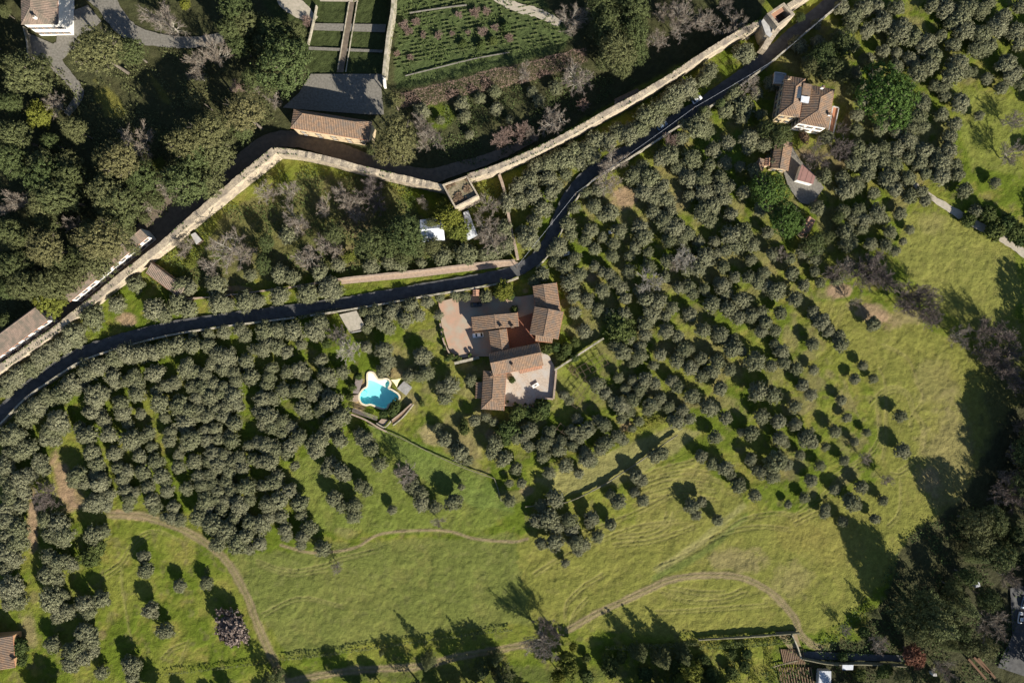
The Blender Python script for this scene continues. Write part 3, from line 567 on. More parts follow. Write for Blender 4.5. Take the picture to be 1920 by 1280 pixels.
# ---------------------------------------------------------------- city wall and towers
def wallrun(name, label, cat, pts, h, th, m, group=None, jitter=0.0, step=8, parent=None, base=0, coping=None):
    h0 = h if np.isscalar(h) else h[0]
    P = catmull(pts, step) if len(pts) > 2 else np.array(pts, float)
    if len(pts) == 2:
        n = max(2, int(np.linalg.norm(P[1]-P[0])/step)); P = np.array([P[0]+(P[1]-P[0])*k/n for k in range(n+1)])
    hs = np.full(len(P), h0) if np.isscalar(h) else np.interp(np.linspace(0, 1, len(P)), np.linspace(0, 1, len(h)), h)
    X = np.array([[*W(a, b, hh).to_2d()] for (a, b), hh in zip(P, hs)])
    o = X.mean(0); X = X-o; hs = hs+rng.uniform(-jitter, jitter, len(hs))
    tn = np.gradient(X, axis=0); tn /= np.linalg.norm(tn, axis=1)[:, None]; nn = np.stack([-tn[:, 1], tn[:, 0]], 1)
    b = MB(); n = len(X)
    if parent is None: t = thing(name, label, cat, (o[0], o[1], 0), 0, group)
    else: t = parent
    V_ = []
    for i in range(n):
        tj = th/2+(rng.uniform(-.08, .08) if jitter else 0)*(1+th*.1)
        for s_, z_ in ((1, base), (1, hs[i]), (-1, hs[i]), (-1, base)): q = X[i]+nn[i]*s_*tj; V_.append((q[0], q[1], z_))
    F_ = []
    for i in range(n-1):
        for k in range(3): F_.append([4*i+k, 4*i+k+1, 4*i+4+k+1, 4*i+4+k])
    F_ += [[0, 3, 2, 1], [4*n-4, 4*n-3, 4*n-2, 4*n-1]]
    m_ = bpy.data.meshes.new('wall_body'); m_.from_pydata(V_, [], F_); m_.update()
    bm = bmesh.new(); bm.from_mesh(m_); bmesh.ops.recalc_face_normals(bm, faces=bm.faces); bm.to_mesh(m_); bm.free()
    ob = obj('wall_body', m_, M[m], t)
    if coping:
        b = MB()
        for i in range(n-1):
            p, q = X[i], X[i+1]; mid = (p+q)/2; d = q-p
            b.box((mid[0], mid[1], (hs[i]+hs[i+1])/2+.05), (np.hypot(*d)-.03, th+.14, .12), math.atan2(d[1], d[0]))
        b.build('coping', M[coping], t)
    return t, X, nn, hs
def merlons(t, X, nn, hs, th, every=2, size=(1.3, .5, .8), side=1):
    for i in range(1, len(X)-1, every):
        p = X[i]+nn[i]*side*(th/2-.28); d = X[i+1]-X[i-1]
        MB().box((p[0], p[1], hs[i]+size[2]/2-.05), size, math.atan2(d[1], d[0])).build('merlon', M['stone'], t)
cw1 = wallrun('city_wall', 'long straight stone city wall climbing from the lower left to the sharp bend', 'wall', [(-60, 735), (0, 690), (100, 620), (170, 565), (235, 512), (300, 462), (350, 418), (430, 350), (514, 282)], [5.5, 5, 4.6, 4.6, 4.8, 5.5, 6.4, 7.2, 7.4], 2.6, 'stone', jitter=.3, step=6)
cw2 = wallrun('city_wall', 'stone city wall section between the sharp bend and the square tower', 'wall', [(514, 282), (560, 287), (620, 300), (670, 314), (750, 333), (834, 352)], 7.0, 2.2, 'stone', jitter=.25, step=6)
cw3 = wallrun('city_wall', 'curving stone city wall from the square tower up to the gate tower', 'wall', [(878, 331), (920, 318), (965, 300), (1010, 280), (1075, 247), (1140, 210), (1200, 178), (1260, 142), (1330, 96), (1390, 60), (1428, 42)], 7.5, 2.0, 'stone', jitter=.3, step=6)
cw4 = wallrun('city_wall', 'short stone city wall stub beyond the gate tower at the top edge', 'wall', [(1478, 12), (1510, -8), (1570, -50)], 7.5, 2.0, 'stone', jitter=.3, step=6)
wv, wf = [], []
for (t_, X_, n_, h_) in (cw1, cw2, cw3):
    o_ = np.array(t_.location[:2]); k_ = rng.integers(0, len(X_)-1, int(len(X_)*16)); f_ = rng.uniform(0, 1, len(k_)); base_ = X_[k_]*(1-f_)[:, None]+X_[k_+1]*f_[:, None]
    keep_ = fbm(base_[:, 0], base_[:, 1], 6, 12, 3) > .52; sd_ = rng.choice([-1, 1], len(k_), p=[.35, .65])*rng.uniform(.75, 1.15, len(k_)); P_w = base_+n_[k_]*sd_[:, None]; zz = np.where(rng.random(len(k_)) < .6, h_[k_]+rng.uniform(0, .3, len(k_)), h_[k_]*rng.uniform(.3, 1, len(k_)))
    P3 = np.c_[P_w+o_, zz][keep_]; nrm_ = rng.normal(size=P3.shape); a_ = np.cross(nrm_, rng.normal(size=P3.shape)); a_ /= np.linalg.norm(a_, axis=1)[:, None]; b_ = np.cross(nrm_, a_); b_ /= np.linalg.norm(b_, axis=1)[:, None]; s_ = rng.uniform(.12, .34, (len(P3), 1)); i0 = len(wv)*0+sum(len(x) for x in wv)
    wv.append(np.stack([P3-a_*s_, P3-b_*s_, P3+a_*s_, P3+b_*s_], 1).reshape(-1, 3)); wf.append(np.arange(4*len(P3)).reshape(-1, 4)+i0)
tag(obj('wall_weeds', mesh_arr('wall_weeds', np.concatenate(wv), np.concatenate(wf)), M['shrub']), kind='stuff')
merlons(*cw3, 2.0, 3, (.9, .45, .5), 1)
def tower():
    h = 10.5; poly = [(829, 346), (876, 329), (898, 367), (853, 390)]
    c = sum((W(a, b, h) for a, b in poly), Vector())/4; c.z = 0; t = thing('square_tower', 'square stone wall tower with a scrubby roof garden', 'tower', c)
    P = [W(a, b, h)-c for a, b in poly]; P = P[::-1]; ce = Vector((0, 0, 0)); I = [Vector((p.x*.88, p.y*.88, 0)) for p in P]; B0 = [Vector((p.x*1.04, p.y*1.04, 0)) for p in P]
    b = MB()
    for i in range(4):
        p, q, r, s_ = P[i-1], P[i], I[i], I[i-1]; bp_, bq = B0[i-1], B0[i]
        b.poly([(bp_.x, bp_.y, 0), (bq.x, bq.y, 0), (q.x, q.y, h), (p.x, p.y, h)])
        b.poly([(p.x, p.y, h), (q.x, q.y, h), (r.x, r.y, h), (s_.x, s_.y, h)]); b.poly([(s_.x, s_.y, h), (r.x, r.y, h), (r.x, r.y, h-1.6), (s_.x, s_.y, h-1.6)])
    m_ = b.mesh('w'); bm = bmesh.new(); bm.from_mesh(m_); bmesh.ops.remove_doubles(bm, verts=bm.verts, dist=.001); bm.to_mesh(m_); bm.free()
    obj('wall', m_, M['stone'], t)
    b = MB(); b.poly([(p.x, p.y, h-1.25) for p in I]); b.build('roof_terrace', M['rubble'], t)
    V_, F_ = [], []
    for k in range(900):
        a, e = rng.uniform(0, 1, 2); p = (I[0]*(1-a)+I[1]*a)*(1-e)+(I[3]*(1-a)+I[2]*a)*e
        if fbm(np.array([p.x]), np.array([p.y]), 2.5, 4, 2)[0] < .45: continue
        s0 = rng.uniform(.15, .4); i = len(V_)
        for dx, dy, dz in ((-1, -.4, 0), (.6, -1, .3), (1, .5, .8), (-.5, 1, .4)): V_.append((p.x*.96+dx*s0, p.y*.96+dy*s0, h-1.2+dz*s0+rng.uniform(0, .4)))
        F_.append([i, i+1, i+2, i+3])
    g_ = obj('roof_scrub', mesh_arr('roof_scrub', V_, F_), M['dry'], t); g_['kind'] = 'stuff'
tower()
def gate_tower():
    h = 12.0; poly = [(1438, 26), (1470, 5), (1491, 27), (1458, 51)]
    c = sum((W(a, b, h) for a, b in poly), Vector())/4; c.z = 0; t = thing('gate_tower', 'stone gate tower with an open brick-lined top on the city wall', 'tower', c)
    P = [W(a, b, h)-c for a, b in poly][::-1]; I = [Vector((p.x*.72, p.y*.72, 0)) for p in P]; b = MB()
    for i in range(4):
        p, q, r, s_ = P[i-1], P[i], I[i], I[i-1]
        b.poly([(p.x*1.04, p.y*1.04, 0), (q.x*1.04, q.y*1.04, 0), (q.x, q.y, h), (p.x, p.y, h)]); b.poly([(p.x, p.y, h), (q.x, q.y, h), (r.x, r.y, h), (s_.x, s_.y, h)])
        b.poly([(s_.x, s_.y, h), (r.x, r.y, h), (r.x, r.y, h-4), (s_.x, s_.y, h-4)])
    b.build('wall', M['stone'], t)
    b = MB(); b.poly([(p.x, p.y, h-3.9) for p in I]); b.build('floor', M['timber'], t)
    A, B_ = (I[0]+I[3])/2, (I[1]+I[2])/2
    rr = MB(); p = I[3]*.95; q = I[2]*.95
    for k, (s0, s1) in enumerate(((I[2], I[3]), (I[3], I[0]))):
        d = s1-s0; n = Vector((-d.y, d.x, 0)).normalized(); inn = n if n.dot(-(s0+s1)) > 0 else -n; mid = (s0+s1)/2+inn*.75
        MB().box((mid.x, mid.y, h-1.1-k*.3), (d.length*.95-k*1.2, 1.35, .2), math.atan2(d.y, d.x)).build('walkway', M['tilebright'], t)
gate_tower()
flat('gate_house', 'grey roofed gate house between the city wall and the gate tower', 'gatehouse', [(1428, 41), (1438, 28), (1456, 51), (1444, 70), (1436, 64)], 8.5, 'greyplaster', wallm='stone')
wallrun('buttress_wall', 'tall sunlit stone wall falling from the gate tower towards the road', 'wall', [(1458, 53), (1446, 70), (1432, 92)], [10, 7.5, 4.5], 2.2, 'stone', jitter=.15, step=4)
# road and garden walls
def off(pts, m):
    P = catmull(pts, 10); tn = np.gradient(P, axis=0); tn /= np.linalg.norm(tn, axis=1)[:, None]; return [tuple(q) for q in P+np.stack([-tn[:, 1], tn[:, 0]], 1)*m/S]
RS = off(ROAD, 2.75); RN = off(ROAD, -2.75)
def cut(P, u0, u1): return [p for p in P if u0 <= p[0] <= u1]
wallrun('road_wall', 'rough stone wall on the lower side of the road beside the left olive grove', 'wall', cut(RS, -60, 560), 2.6, .5, 'stonepale', jitter=.12, step=6, coping='stonepale')
wallrun('road_wall', 'stone wall on the lower side of the road above the farm', 'wall', cut(RS, 575, 985)[:-1], 2.7, .5, 'stonepink', jitter=.1, step=6, coping='stonepale')
wallrun('road_wall', 'stone wall on the lower side of the road where it bends uphill past the farm', 'wall', [p for p in RS if 998 < p[0] < 1114 and p[1] < 505], 2.6, .5, 'stonepale', jitter=.1, step=6)
wallrun('road_wall', 'pale stone wall beside the road between the villa and the city wall', 'wall', cut(RS, 1108, 1620), 2.8, .5, 'stonepale', jitter=.1, step=6, coping='stonepale')
wallrun('orchard_wall', 'sunlit pinkish wall between the walled garden and the road', 'wall', [(560, 536), (640, 523), (700, 516), (780, 508), (870, 497), (930, 490), (966, 488)], 2.2, .7, 'stonepink', jitter=.06, step=6)
wallrun('orchard_wall', 'thin brown wall running down from the city wall to the road beside the olives', 'wall', [(936, 327), (944, 352), (952, 394), (958, 430), (966, 462), (971, 486)], 2.8, .9, 'stonepink', jitter=.08, step=6, coping='stonepink')
wallrun('terrace_wall', 'low retaining wall under olives left of the walled garden', 'wall', [(345, 560), (400, 556), (470, 548), (560, 536)], 1.4, .5, 'stonepink', jitter=.08, step=6)
wallrun('court_wall', 'straight pale-topped wall running north-east from the patio corner', 'wall', [(1040, 694), (1132, 634)], 2.0, .5, 'stonepale', step=6, coping='stonepale')
wallrun('patio_wall', 'warm stone parapet around the speckled patio', 'wall', [(1043, 694), (1040.5, 722), (1038, 747.5)], 1.5, .55, 'stonepink', step=60, coping='stonepink')
wallrun('patio_wall', 'short parapet stepping along the bottom right edge of the patio', 'wall', [(1037, 748), (1005, 745)], 1.5, .5, 'stonepink', step=60, coping='stonepink')
wallrun('patio_wall', 'parapet along the bottom left edge of the patio', 'wall', [(1001, 763), (946, 759)], 1.5, .5, 'stonepink', step=60, coping='stonepink')
wallrun('court_wall', 'low brick wall on the left edge of the parking forecourt', 'wall', [(825, 606), (832, 640), (848, 672)], 1.2, .4, 'stonepink', step=8, coping='stonepink')
wallrun('court_wall', 'low planted wall along the bottom of the parking forecourt', 'wall', [(852, 681), (898, 670)], 1.3, 1.0, 'stonepale', step=8)
wallrun('field_wall', 'dark retaining wall crossing the meadow below the small olive terrace', 'wall', [(985, 950), (1040, 945), (1073, 938), (1130, 910), (1165, 888), (1200, 865), (1240, 836), (1271, 815)], .9, .3, 'fieldstone', jitter=.12, step=6)
wallrun('boundary_wall', 'thin grey boundary kerb running down the bright green slope below the pool', 'wall', [(690, 796), (745, 818), (800, 845), (860, 873), (927, 897)], .45, .24, 'fieldstone', step=8)
wallrun('boundary_wall', 'short grey kerb turning down at the end of the green slope', 'wall', [(927, 897), (934, 918), (940, 940)], .45, .24, 'fieldstone', step=8)
wallrun('terrace_edge', 'long low bank wall along the hedge at the bottom of the meadow', 'wall', [(1310, 1200), (1380, 1196), (1440, 1192), (1500, 1187)], 1.3, .3, 'fieldstone', jitter=.15, step=8)
wallrun('track_wall', 'dark stone wall between the allotments and the shaded track', 'wall', [(1486, 1190), (1497, 1215), (1503, 1235)], 1.8, .4, 'stonepale', step=8)
wallrun('track_wall', 'low wall on the lower side of the shaded track', 'wall', [(1505, 1236), (1560, 1246), (1620, 1246), (1700, 1250)], 2.4, .3, 'fieldstone', step=8)
wallrun('garden_wall', 'narrow pale wall on the left of the formal garden lawns', 'wall', [(593, 10), (586, 44), (577, 82)], 1.6, .4, 'stonepale', step=8)
wallrun('garden_wall', 'tall wall with a yellowish creeper top on the right of the formal garden', 'wall', [(738, -30), (735, 20), (728, 60), (722, 110), (719, 140)], 5.6, 1.0, 'stonepale', step=8)
wallrun('garden_wall', 'short white wall by the corner of the gravel plaza', 'wall', [(719, 138), (721, 162)], 2.4, .8, 'white', step=8)
wallrun('garden_wall', 'thin boundary wall running south from the white manor', 'wall', [(43, 50), (50, 80), (52, 112)], 2.0, .4, 'stonepale', step=8)
wallrun('garden_kerb', 'pale kerb across the vegetable field above the bare hedge', 'kerb', [(760, 142), (820, 127), (890, 110), (955, 98)], .4, .3, 'gravel', step=8)
wallrun('garden_kerb', 'short pale wall at the top of the vegetable field', 'kerb', [(768, 24), (820, 16), (875, 9)], .5, .35, 'gravel', step=8)
for (u0, v0, u1, v1, lab) in [(671, 4, 648, 135, 'left stone edging of the central garden path'), (656, 4, 633, 130, 'right stone edging of the central garden path')]:
    wallrun('path_edging', ('thin pale ' + lab).replace('left stone', 'stone').replace('right stone', 'stone')+(' on its right side' if u0 == 671 else ' on its left side'), 'kerb', [(u0-1.5, v0), (u1, v1)], .4, .3, 'stonepale', step=12)
# ---------------------------------------------------------------- swimming pool and terrace
def poolworld(P): return [((a-960)*S, (640-b)*S) for a, b in P]
pw = poolworld(POOL); cx, cy = np.mean(pw, 0)
pool = thing('swimming_pool', 'freeform turquoise swimming pool with a white beach end', 'pool', (cx, cy, 0))
loc = [(x-cx, y-cy) for x, y in pw]
outw = [(x-cx, y-cy) for x, y in poolworld(grow(POOL, .62))]; inw = [(x-cx, y-cy) for x, y in poolworld(grow(POOL, -.05))]
if sum(loc[i-1][0]*loc[i][1]-loc[i][0]*loc[i-1][1] for i in range(len(loc))) < 0: loc, outw, inw = loc[::-1], outw[::-1], inw[::-1]
n = len(loc); b = MB()
for i in range(n):
    p, q, r, s_ = inw[i-1], inw[i], outw[i], outw[i-1]
    b.poly([(s_[0], s_[1], .09), (r[0], r[1], .09), (q[0], q[1], .09), (p[0], p[1], .09)]); b.poly([(s_[0], s_[1], -.5), (r[0], r[1], -.5), (r[0], r[1], .09), (s_[0], s_[1], .09)])
b.build('coping', M['coping'], pool)
b = MB()
for i in range(n): p, q = loc[i-1], loc[i]; b.poly([(q[0], q[1], -2.0), (p[0], p[1], -2.0), (p[0], p[1], .06), (q[0], q[1], .06)])
b.poly([(x, y, -1.9) for x, y in loc]); b.build('basin', M['poolblue'], pool)
beach = [(478, 292), (560, 315), (650, 360), (735, 405), (760, 420), (742, 380), (752, 345), (790, 308), (760, 285), (700, 296), (625, 292), (590, 250), (545, 185), (490, 170), (462, 190), (456, 260), (462, 300)]
bl = [((640+a/9.144-960)*S-cx, (640-680-c/9.144)*S-cy) for a, c in beach]; bl = bl[::-1] if sum(bl[i-1][0]*bl[i][1]-bl[i][0]*bl[i-1][1] for i in range(len(bl))) < 0 else bl
b = MB(); b.poly([(x, y, -.05) for x, y in bl])
for i in range(len(bl)): p, q = bl[i-1], bl[i]; b.poly([(p[0], p[1], -1.9), (q[0], q[1], -1.9), (q[0], q[1], -.05), (p[0], p[1], -.05)])
b.build('beach', M['poolwhite'], pool)
b = MB(); px_, py_ = (640+388/9.144-960)*S-cx, (640-680-540/9.144)*S-cy
for k in range(20):
    a0, a1 = 2*math.pi*k/20, 2*math.pi*(k+1)/20; P0 = (px_+1.05*math.cos(a0), py_+1.3*math.sin(a0)); P1 = (px_+1.05*math.cos(a1), py_+1.3*math.sin(a1))
    b.poly([(px_, py_, -.5), (*P0, -.5), (*P1, -.5)]); b.poly([(*P0, -1.9), (*P1, -1.9), (*P1, -.5), (*P0, -.5)])
b.build('step', M['poolblue'], pool)
b = MB(); b.poly([(x, y, -.08) for x, y in loc]); b.build('water', M['water'], pool)
def deck(label, poly, h, m, nb, name='deck'):
    c = sum((W(a, b_, h) for a, b_ in poly), Vector())/4; c.z = 0; t = thing(name, label, 'deck', c); A, B_, D, E = [W(a, b_, h)-c for a, b_ in poly]
    for k in range(nb):
        f0, f1 = k/nb+.006, (k+1)/nb-.006; p = [A+(E-A)*f0, B_+(D-B_)*f0, B_+(D-B_)*f1, A+(E-A)*f1]; bb = MB(); bb.poly([(q.x, q.y, h) for q in p][::-1])
        for i in range(4): q, r = p[i-1], p[i]; bb.poly([(q.x, q.y, 0), (r.x, r.y, 0), (r.x, r.y, h), (q.x, q.y, h)])
        bb.build('board', M[m], t)
def zp(a, b_): return (640+a/9.144, 680+b_/9.144)
deck('grey wooden sun deck on the left side of the pool', [zp(255, 240), zp(375, 280), zp(290, 535), zp(195, 520)], .25, 'wood', 12)
deck('square grey slab terrace below the shade sail', [zp(1075, 310), zp(1215, 420), zp(1110, 560), zp(955, 440)], .2, 'concrete', 7, 'slab_terrace')
deck('small paved pad at the corner of the two stone planters', [zp(690, 960), zp(800, 975), zp(740, 1080), zp(620, 1030)], .12, 'stonepink', 6, 'paving_pad')
def sail():
    c = W(640+950/9.144-640+640, 0, 0)
    pts = [(848, 290, 3.0), (1022, 265, 2.6), (950, 418, 2.2)]; P = [W(*zp(a, b_), h) for a, b_, h in pts]; c = sum(P, Vector())/3; c.z = 0
    t = thing('shade_sail', 'triangular cream shade sail between the pool and the slab terrace', 'sunshade', c); P = [p-c for p in P]; b = MB(); n = 8; idx_ = {}
    for i in range(n+1):
        for j in range(n+1-i):
            u_, v_ = i/n, j/n; w_ = 1-u_-v_; p = P[0]*w_+P[1]*u_+P[2]*v_; cen = (P[0]+P[1]+P[2])/3; k = .16*27*u_*v_*w_; e = min(u_, v_, w_)
            s_ = 1-.35*(1-max(u_, v_, w_))*(1-min(1, e*6)); p = cen+(p-cen)*s_; idx_[i, j] = len(b.v); b.v.append((p.x, p.y, p.z-.1*k))
    for i in range(n):
        for j in range(n-i):
            b.f.append([idx_[i, j], idx_[i+1, j], idx_[i, j+1]])
            if j < n-i-1: b.f.append([idx_[i+1, j], idx_[i+1, j+1], idx_[i, j+1]])
    b.build('cloth', M['sail'], t, True)
    for p in P: q = p*1.08; MB().tube((q.x, q.y, 0), (q.x, q.y, p.z+.3), .06, .05, 6).build('pole', M['timber'], t)
sail()
wallrun('stone_planter', 'long brown stone planter bed slanting up on the right below the pool', 'planter', [zp(870, 985), zp(1040, 850), zp(1205, 700)], 1.1, .4, 'stonepale', step=8, coping='stonepink')
wallrun('stone_planter', 'outer stone edge of the slanting planter bed right of the pool steps', 'planter', [zp(885, 1075), zp(1050, 940), zp(1240, 710)], .8, .35, 'stonepale', step=8)
sheet('planting_bed', [zp(870, 985), zp(1205, 700), zp(1230, 715), zp(1050, 935), zp(880, 1060)], .4, M['hay'])
wallrun('stone_planter', 'low stone wall along the bottom left edge of the pool terrace', 'planter', [zp(170, 880), zp(400, 970), zp(640, 1110), zp(770, 1180)], 1.0, .4, 'stonepale', step=8, coping='stonepink')
wallrun('stone_planter', 'inner stone edge above the low terrace wall left of the pool steps', 'planter', [zp(600, 1035), zp(720, 1105), zp(780, 1085), zp(850, 1000)], .9, .35, 'stonepale', step=8)
def slat_pergola():
    A, B_ = W(*zp(185, 840), 1.1), W(*zp(600, 985), 1.1); c = (A+B_)/2; c.z = 0; t = thing('slat_fence', 'row of grey slats along the lower left of the pool lawn', 'fence', c); A -= c; B_ -= c
    d = (B_-A); n = Vector((-d.y, d.x, 0)).normalized()
    for k in range(26):
        p = A+d*(k/25); q = p+n*1.5; b = MB(); mid = (p+q)/2; b.box((mid.x, mid.y, 1.1), (1.5, .12, .08), math.atan2(n.y, n.x)); b.build('slat', M['wood'], t)
    for s_ in (0, 1):
        p, q = A+n*1.4*s_, B_+n*1.4*s_; MB().tube((p.x, p.y, 1.02), (q.x, q.y, 1.02), .06, .06, 4).build('rail', M['wood'], t)
    for k in range(6):
        p = A+d*(k/5); MB().tube((p.x, p.y, 0), (p.x, p.y, 1.05), .06, .06, 5).build('post', M['wood'], t)
slat_pergola()
def daybed():
    c = W(*zp(905, 815), 0); t = thing('sun_lounger', 'white sun lounger on the small tiled pad right below the pool', 'sun lounger', c, math.radians(-60))
    MB().box((0, 0, .32), (2.0, .8, .14)).build('mattress', M['white'], t); MB().box((-.8, 0, .5), (.5, .78, .12)).build('backrest', M['white'], t)
    for x in (-.85, .85):
        for y in (-.33, .33): MB().tube((x, y, 0), (x, y, .26), .04, .04, 5).build('leg', M['timber'], t)
daybed()
def firepit():
    c = W(*zp(130, 578), 0); t = thing('fire_pit', 'round brick fire pit at the left end of the pool deck', 'fire pit', c)
    for k in range(12):
        a = 2*math.pi*k/12; MB().box((.62*math.cos(a), .62*math.sin(a), .2), (.26, .30, .4), a).build('brick', M['stonepink'], t)
    MB().tube((0, 0, .02), (0, 0, .08), .5, .5, 12).build('ash_bed', M['timber'], t)
firepit()
sheet('fire_pit_paving', [zp(190, 560), zp(290, 545), zp(330, 640), zp(250, 670), zp(130, 650), zp(120, 590)], .06, M['stonepink'])
def trellis(label, u, v, ang, nx_, ny_, group=None):
    c = W(u, v, 0); t = thing('vine_trellis', label, 'trellis', c, math.radians(ang), group)
    sx, sy = 2.4, 2.2
    for i in range(nx_+1):
        for j in range(ny_+1): MB().tube((i*sx, j*sy, 0), (i*sx, j*sy, 2.1), .09, .08, 5).build('post', M['timber'], t)
        MB().box((i*sx, ny_*sy/2, 2.12), (.14, ny_*sy+.4, .12)).build('beam', M['timber'], t)
    for j in range(ny_+1): MB().box((nx_*sx/2, j*sy, 2.24), (nx_*sx+.4, .12, .1)).build('rail', M['timber'], t)
trellis('largest timber vine trellis between the patio wall and the right olive grove', 1128, 662, -150, 5, 2)
trellis('lower timber vine trellis at the middle of the small meadow beside the patio', 1102, 702, -127, 4, 1)
trellis('small timber vine trellis near the patio\'s outer corner', 1085, 738, -125, 2, 1)
trellis('timber frame among the olives below the patio wall', 1050, 792, -125, 2, 2)
# ---------------------------------------------------------------- cars, pots, poles
def car(label, u, v, ang, paintm, L=4.1, Wd=1.75, name='parked_car', group=None, h=1.45):
    t = thing(name, label, 'car', W(u, v, 0), math.radians(ang), group)
    sec = [(-.5, .38, .80, .86), (-.47, .30, .95, .95), (-.30, .25, 1.0, 1.0), (0, .25, 1.0, 1.0), (.28, .25, .95, 1.0), (.44, .28, .82, .96), (.5, .38, .66, .84)]
    b = MB(); prev = None
    for x, z0, z1, wf in sec:
        i = len(b.v); hw = Wd/2*wf
        for y, z_ in ((-hw, z0+.1), (-hw*.98, z1*.72), (-hw*.86, z1*.92), (hw*.86, z1*.92), (hw*.98, z1*.72), (hw, z0+.1), (hw*.8, z0), (-hw*.8, z0)): b.v.append((x*L, y, z_))
        if prev is not None:
            for k in range(8): b.f.append([prev+k, prev+(k+1) % 8, i+(k+1) % 8, i+k])
        else: b.f.append([i+k for k in range(8)])
        prev = i
    b.f.append([prev+k for k in range(8)][::-1]); body = b.build('body', M[paintm], t, True)
    b = MB(); top = [(-.30, -.22), (.10, .0)]
    zb = .9
    for x, z_, wf in ((-.40, zb, .80), (-.24, h, .66), (.06, h, .66), (.24, zb, .80)): b.v += [(x*L, -Wd/2*wf, z_), (x*L, Wd/2*wf, z_)]
    b.f += [[0, 1, 3, 2], [4, 5, 7, 6], [0, 2, 4, 6], [1, 7, 5, 3]]; b.build('cabin_glass', M['carglass'], t)
    MB().box((-.09*L, 0, h+.015), (.30*L, Wd*.655, .04)).build('roof', M[paintm], t)
    for s_ in (-1, 1):
        for x in (-.32, .31):
            w_ = MB().tube((x*L, s_*Wd*.36, .31), (x*L, s_*Wd*.49, .31), .31, .31, 12).build('wheel', M['rubber'], t)
        MB().box((.485*L, s_*Wd*.32, .6), (.06, .3, .14)).build('headlight', M['lamp'], t)
        MB().box((.13*L, s_*Wd*.54, .95), (.15, .16, .12)).build('mirror', M[paintm], t)
car('white parked car in the shade beside the farmhouse link roof', 896.5, 628, 187, 'carwhite')
car('dark parked car in the shade at the top of the brick forecourt', 893, 571, 4, 'cardark', 4.3)
car('blue-grey car parked on the shaded road below the long city wall', 1241, 237, 35, 'carblue', 4.2)
car('pale car parked on the shaded road further up towards the gate tower', 1306, 188, 35, 'carwhite', 4.0)
car('white car parked lower on the small car park at the right edge', 1911, 1156, 80, 'carwhite', 4.3)
car('blue car parked higher on the small car park at the right edge', 1918, 1128, 75, 'carblue', 4.2)
def pot(label, u, v, s_=1, group=None):
    t = thing('potted_shrub', label, 'plant pot', W(u, v, 0), 0, group); b = MB(); b.tube((0, 0, 0), (0, 0, .55*s_), .26*s_, .38*s_, 10); b.tube((0, 0, .55*s_), (0, 0, .62*s_), .43*s_, .43*s_, 10); b.build('pot', M['terracotta'], t)
    V_, F_ = [], []
    for k in range(160):
        d = rng.normal(size=3); d /= np.linalg.norm(d); p = d*.5*s_*rng.uniform(.6, 1)+np.array([0, 0, 1.0*s_]); a = rng.normal(size=3)*.13*s_; c_ = rng.normal(size=3)*.13*s_; i = len(V_)
        V_ += [p-a, p+c_, p+a, p-c_]; F_.append([i, i+1, i+2, i+3])
    obj('foliage', mesh_arr('foliage', V_, F_), M['shrub'], t)
for k, (u, v) in enumerate([(834, 652), (857, 668), (881, 665), (829, 618), (831, 630), (862, 672)]): pot(['potted shrub halfway down the left forecourt wall', 'potted shrub at the bottom left corner of the brick forecourt', 'potted shrub at the bottom right corner of the brick forecourt', 'topmost potted shrub along the left forecourt wall', 'second potted shrub down the left forecourt wall', 'lowest potted shrub just inside the bottom forecourt wall'][k], u, v, 1.3, 'potted shrubs round the brick forecourt')
for k, (u, v) in enumerate([(952, 752), (966, 755), (985, 757)]): pot(['leftmost', 'middle', 'rightmost'][k]+' of three terracotta pots along the bottom patio parapet', u, v, .9, 'pots by the patio parapet')
def beehive(label, u, v, rz):
    t = thing('garden_table', label, 'table', W(u, v, 0), math.radians(rz)); MB().box((0, 0, .75), (2.6, 1.3, .08)).build('tabletop', M['white'], t); MB().box((0, 0, .80), (.9, .45, .02)).build('runner', M['timber'], t)
    for x in (-1.15, 1.15):
        for y in (-.5, .5): MB().tube((x, y, 0), (x, y, .71), .05, .05, 5).build('leg', M['timber'], t)
beehive('white garden table in a gap among the upper olives', 1147, 435, 12)
beehive('small white table beside olives near the road bend', 1062, 476, 12)
beehive('white table standing in the middle of the speckled patio', 1004, 722, 30)
PL = [(969, 503), (1077, 369), (1172, 300), (1292, 214), (1437, 128), (1560, 22)]
for i, (u, v) in enumerate(PL):
    where = ['at the road junction above the farm', 'at the road bend by the walled olives', 'beside the road under the curving city wall', 'beside the road near the parked blue-grey car', 'beside the road opposite the gate tower', 'at the top edge where the road leaves the frame'][i]
    t = thing('utility_pole', 'slim wooden utility pole '+where, 'pole', W(u, v, 0)); MB().tube((0, 0, 0), (0, 0, 7.2), .14, .10, 7).build('shaft', M['bark'], t); MB().box((0, 0, 6.9), (1.2, .1, .12), .8).build('cross_arm', M['timber'], t)
    if i+1 < len(PL):
        A = W(u, v, 0); B_ = W(*PL[i+1], 0)-A; prev = Vector((0, 0, 6.95)); b = MB()
        for k in range(1, 9): q = B_*(k/8)+Vector((0, 0, 6.95-1.0*4*(k/8)*(1-k/8))); b.tube(prev, q, .035, .035, 4, False); prev = q
        b.build('cable', M['metal'], t)
# timber stack bottom right
for k, (u0, v0, u1, v1) in enumerate([(1812, 1232, 1845, 1270), (1822, 1229, 1852, 1258), (1830, 1230, 1862, 1268)]):
    A, B_ = W(u0, v0, 0), W(u1, v1, 0); d = B_-A; t = thing('roof_beam', ['leftmost', 'middle', 'rightmost'][k]+' of the three long brown roof strips near the bottom right corner', 'beam', (A+B_)/2, math.atan2(d.y, d.x))
    MB().box((0, 0, 1.2), (d.length, .8, .12)).build('plank', M['shutter'], t)
    for x in (-.45, .45): MB().box((x*d.length, 0, .57), (.2, .7, 1.14)).build('support', M['timber'], t)
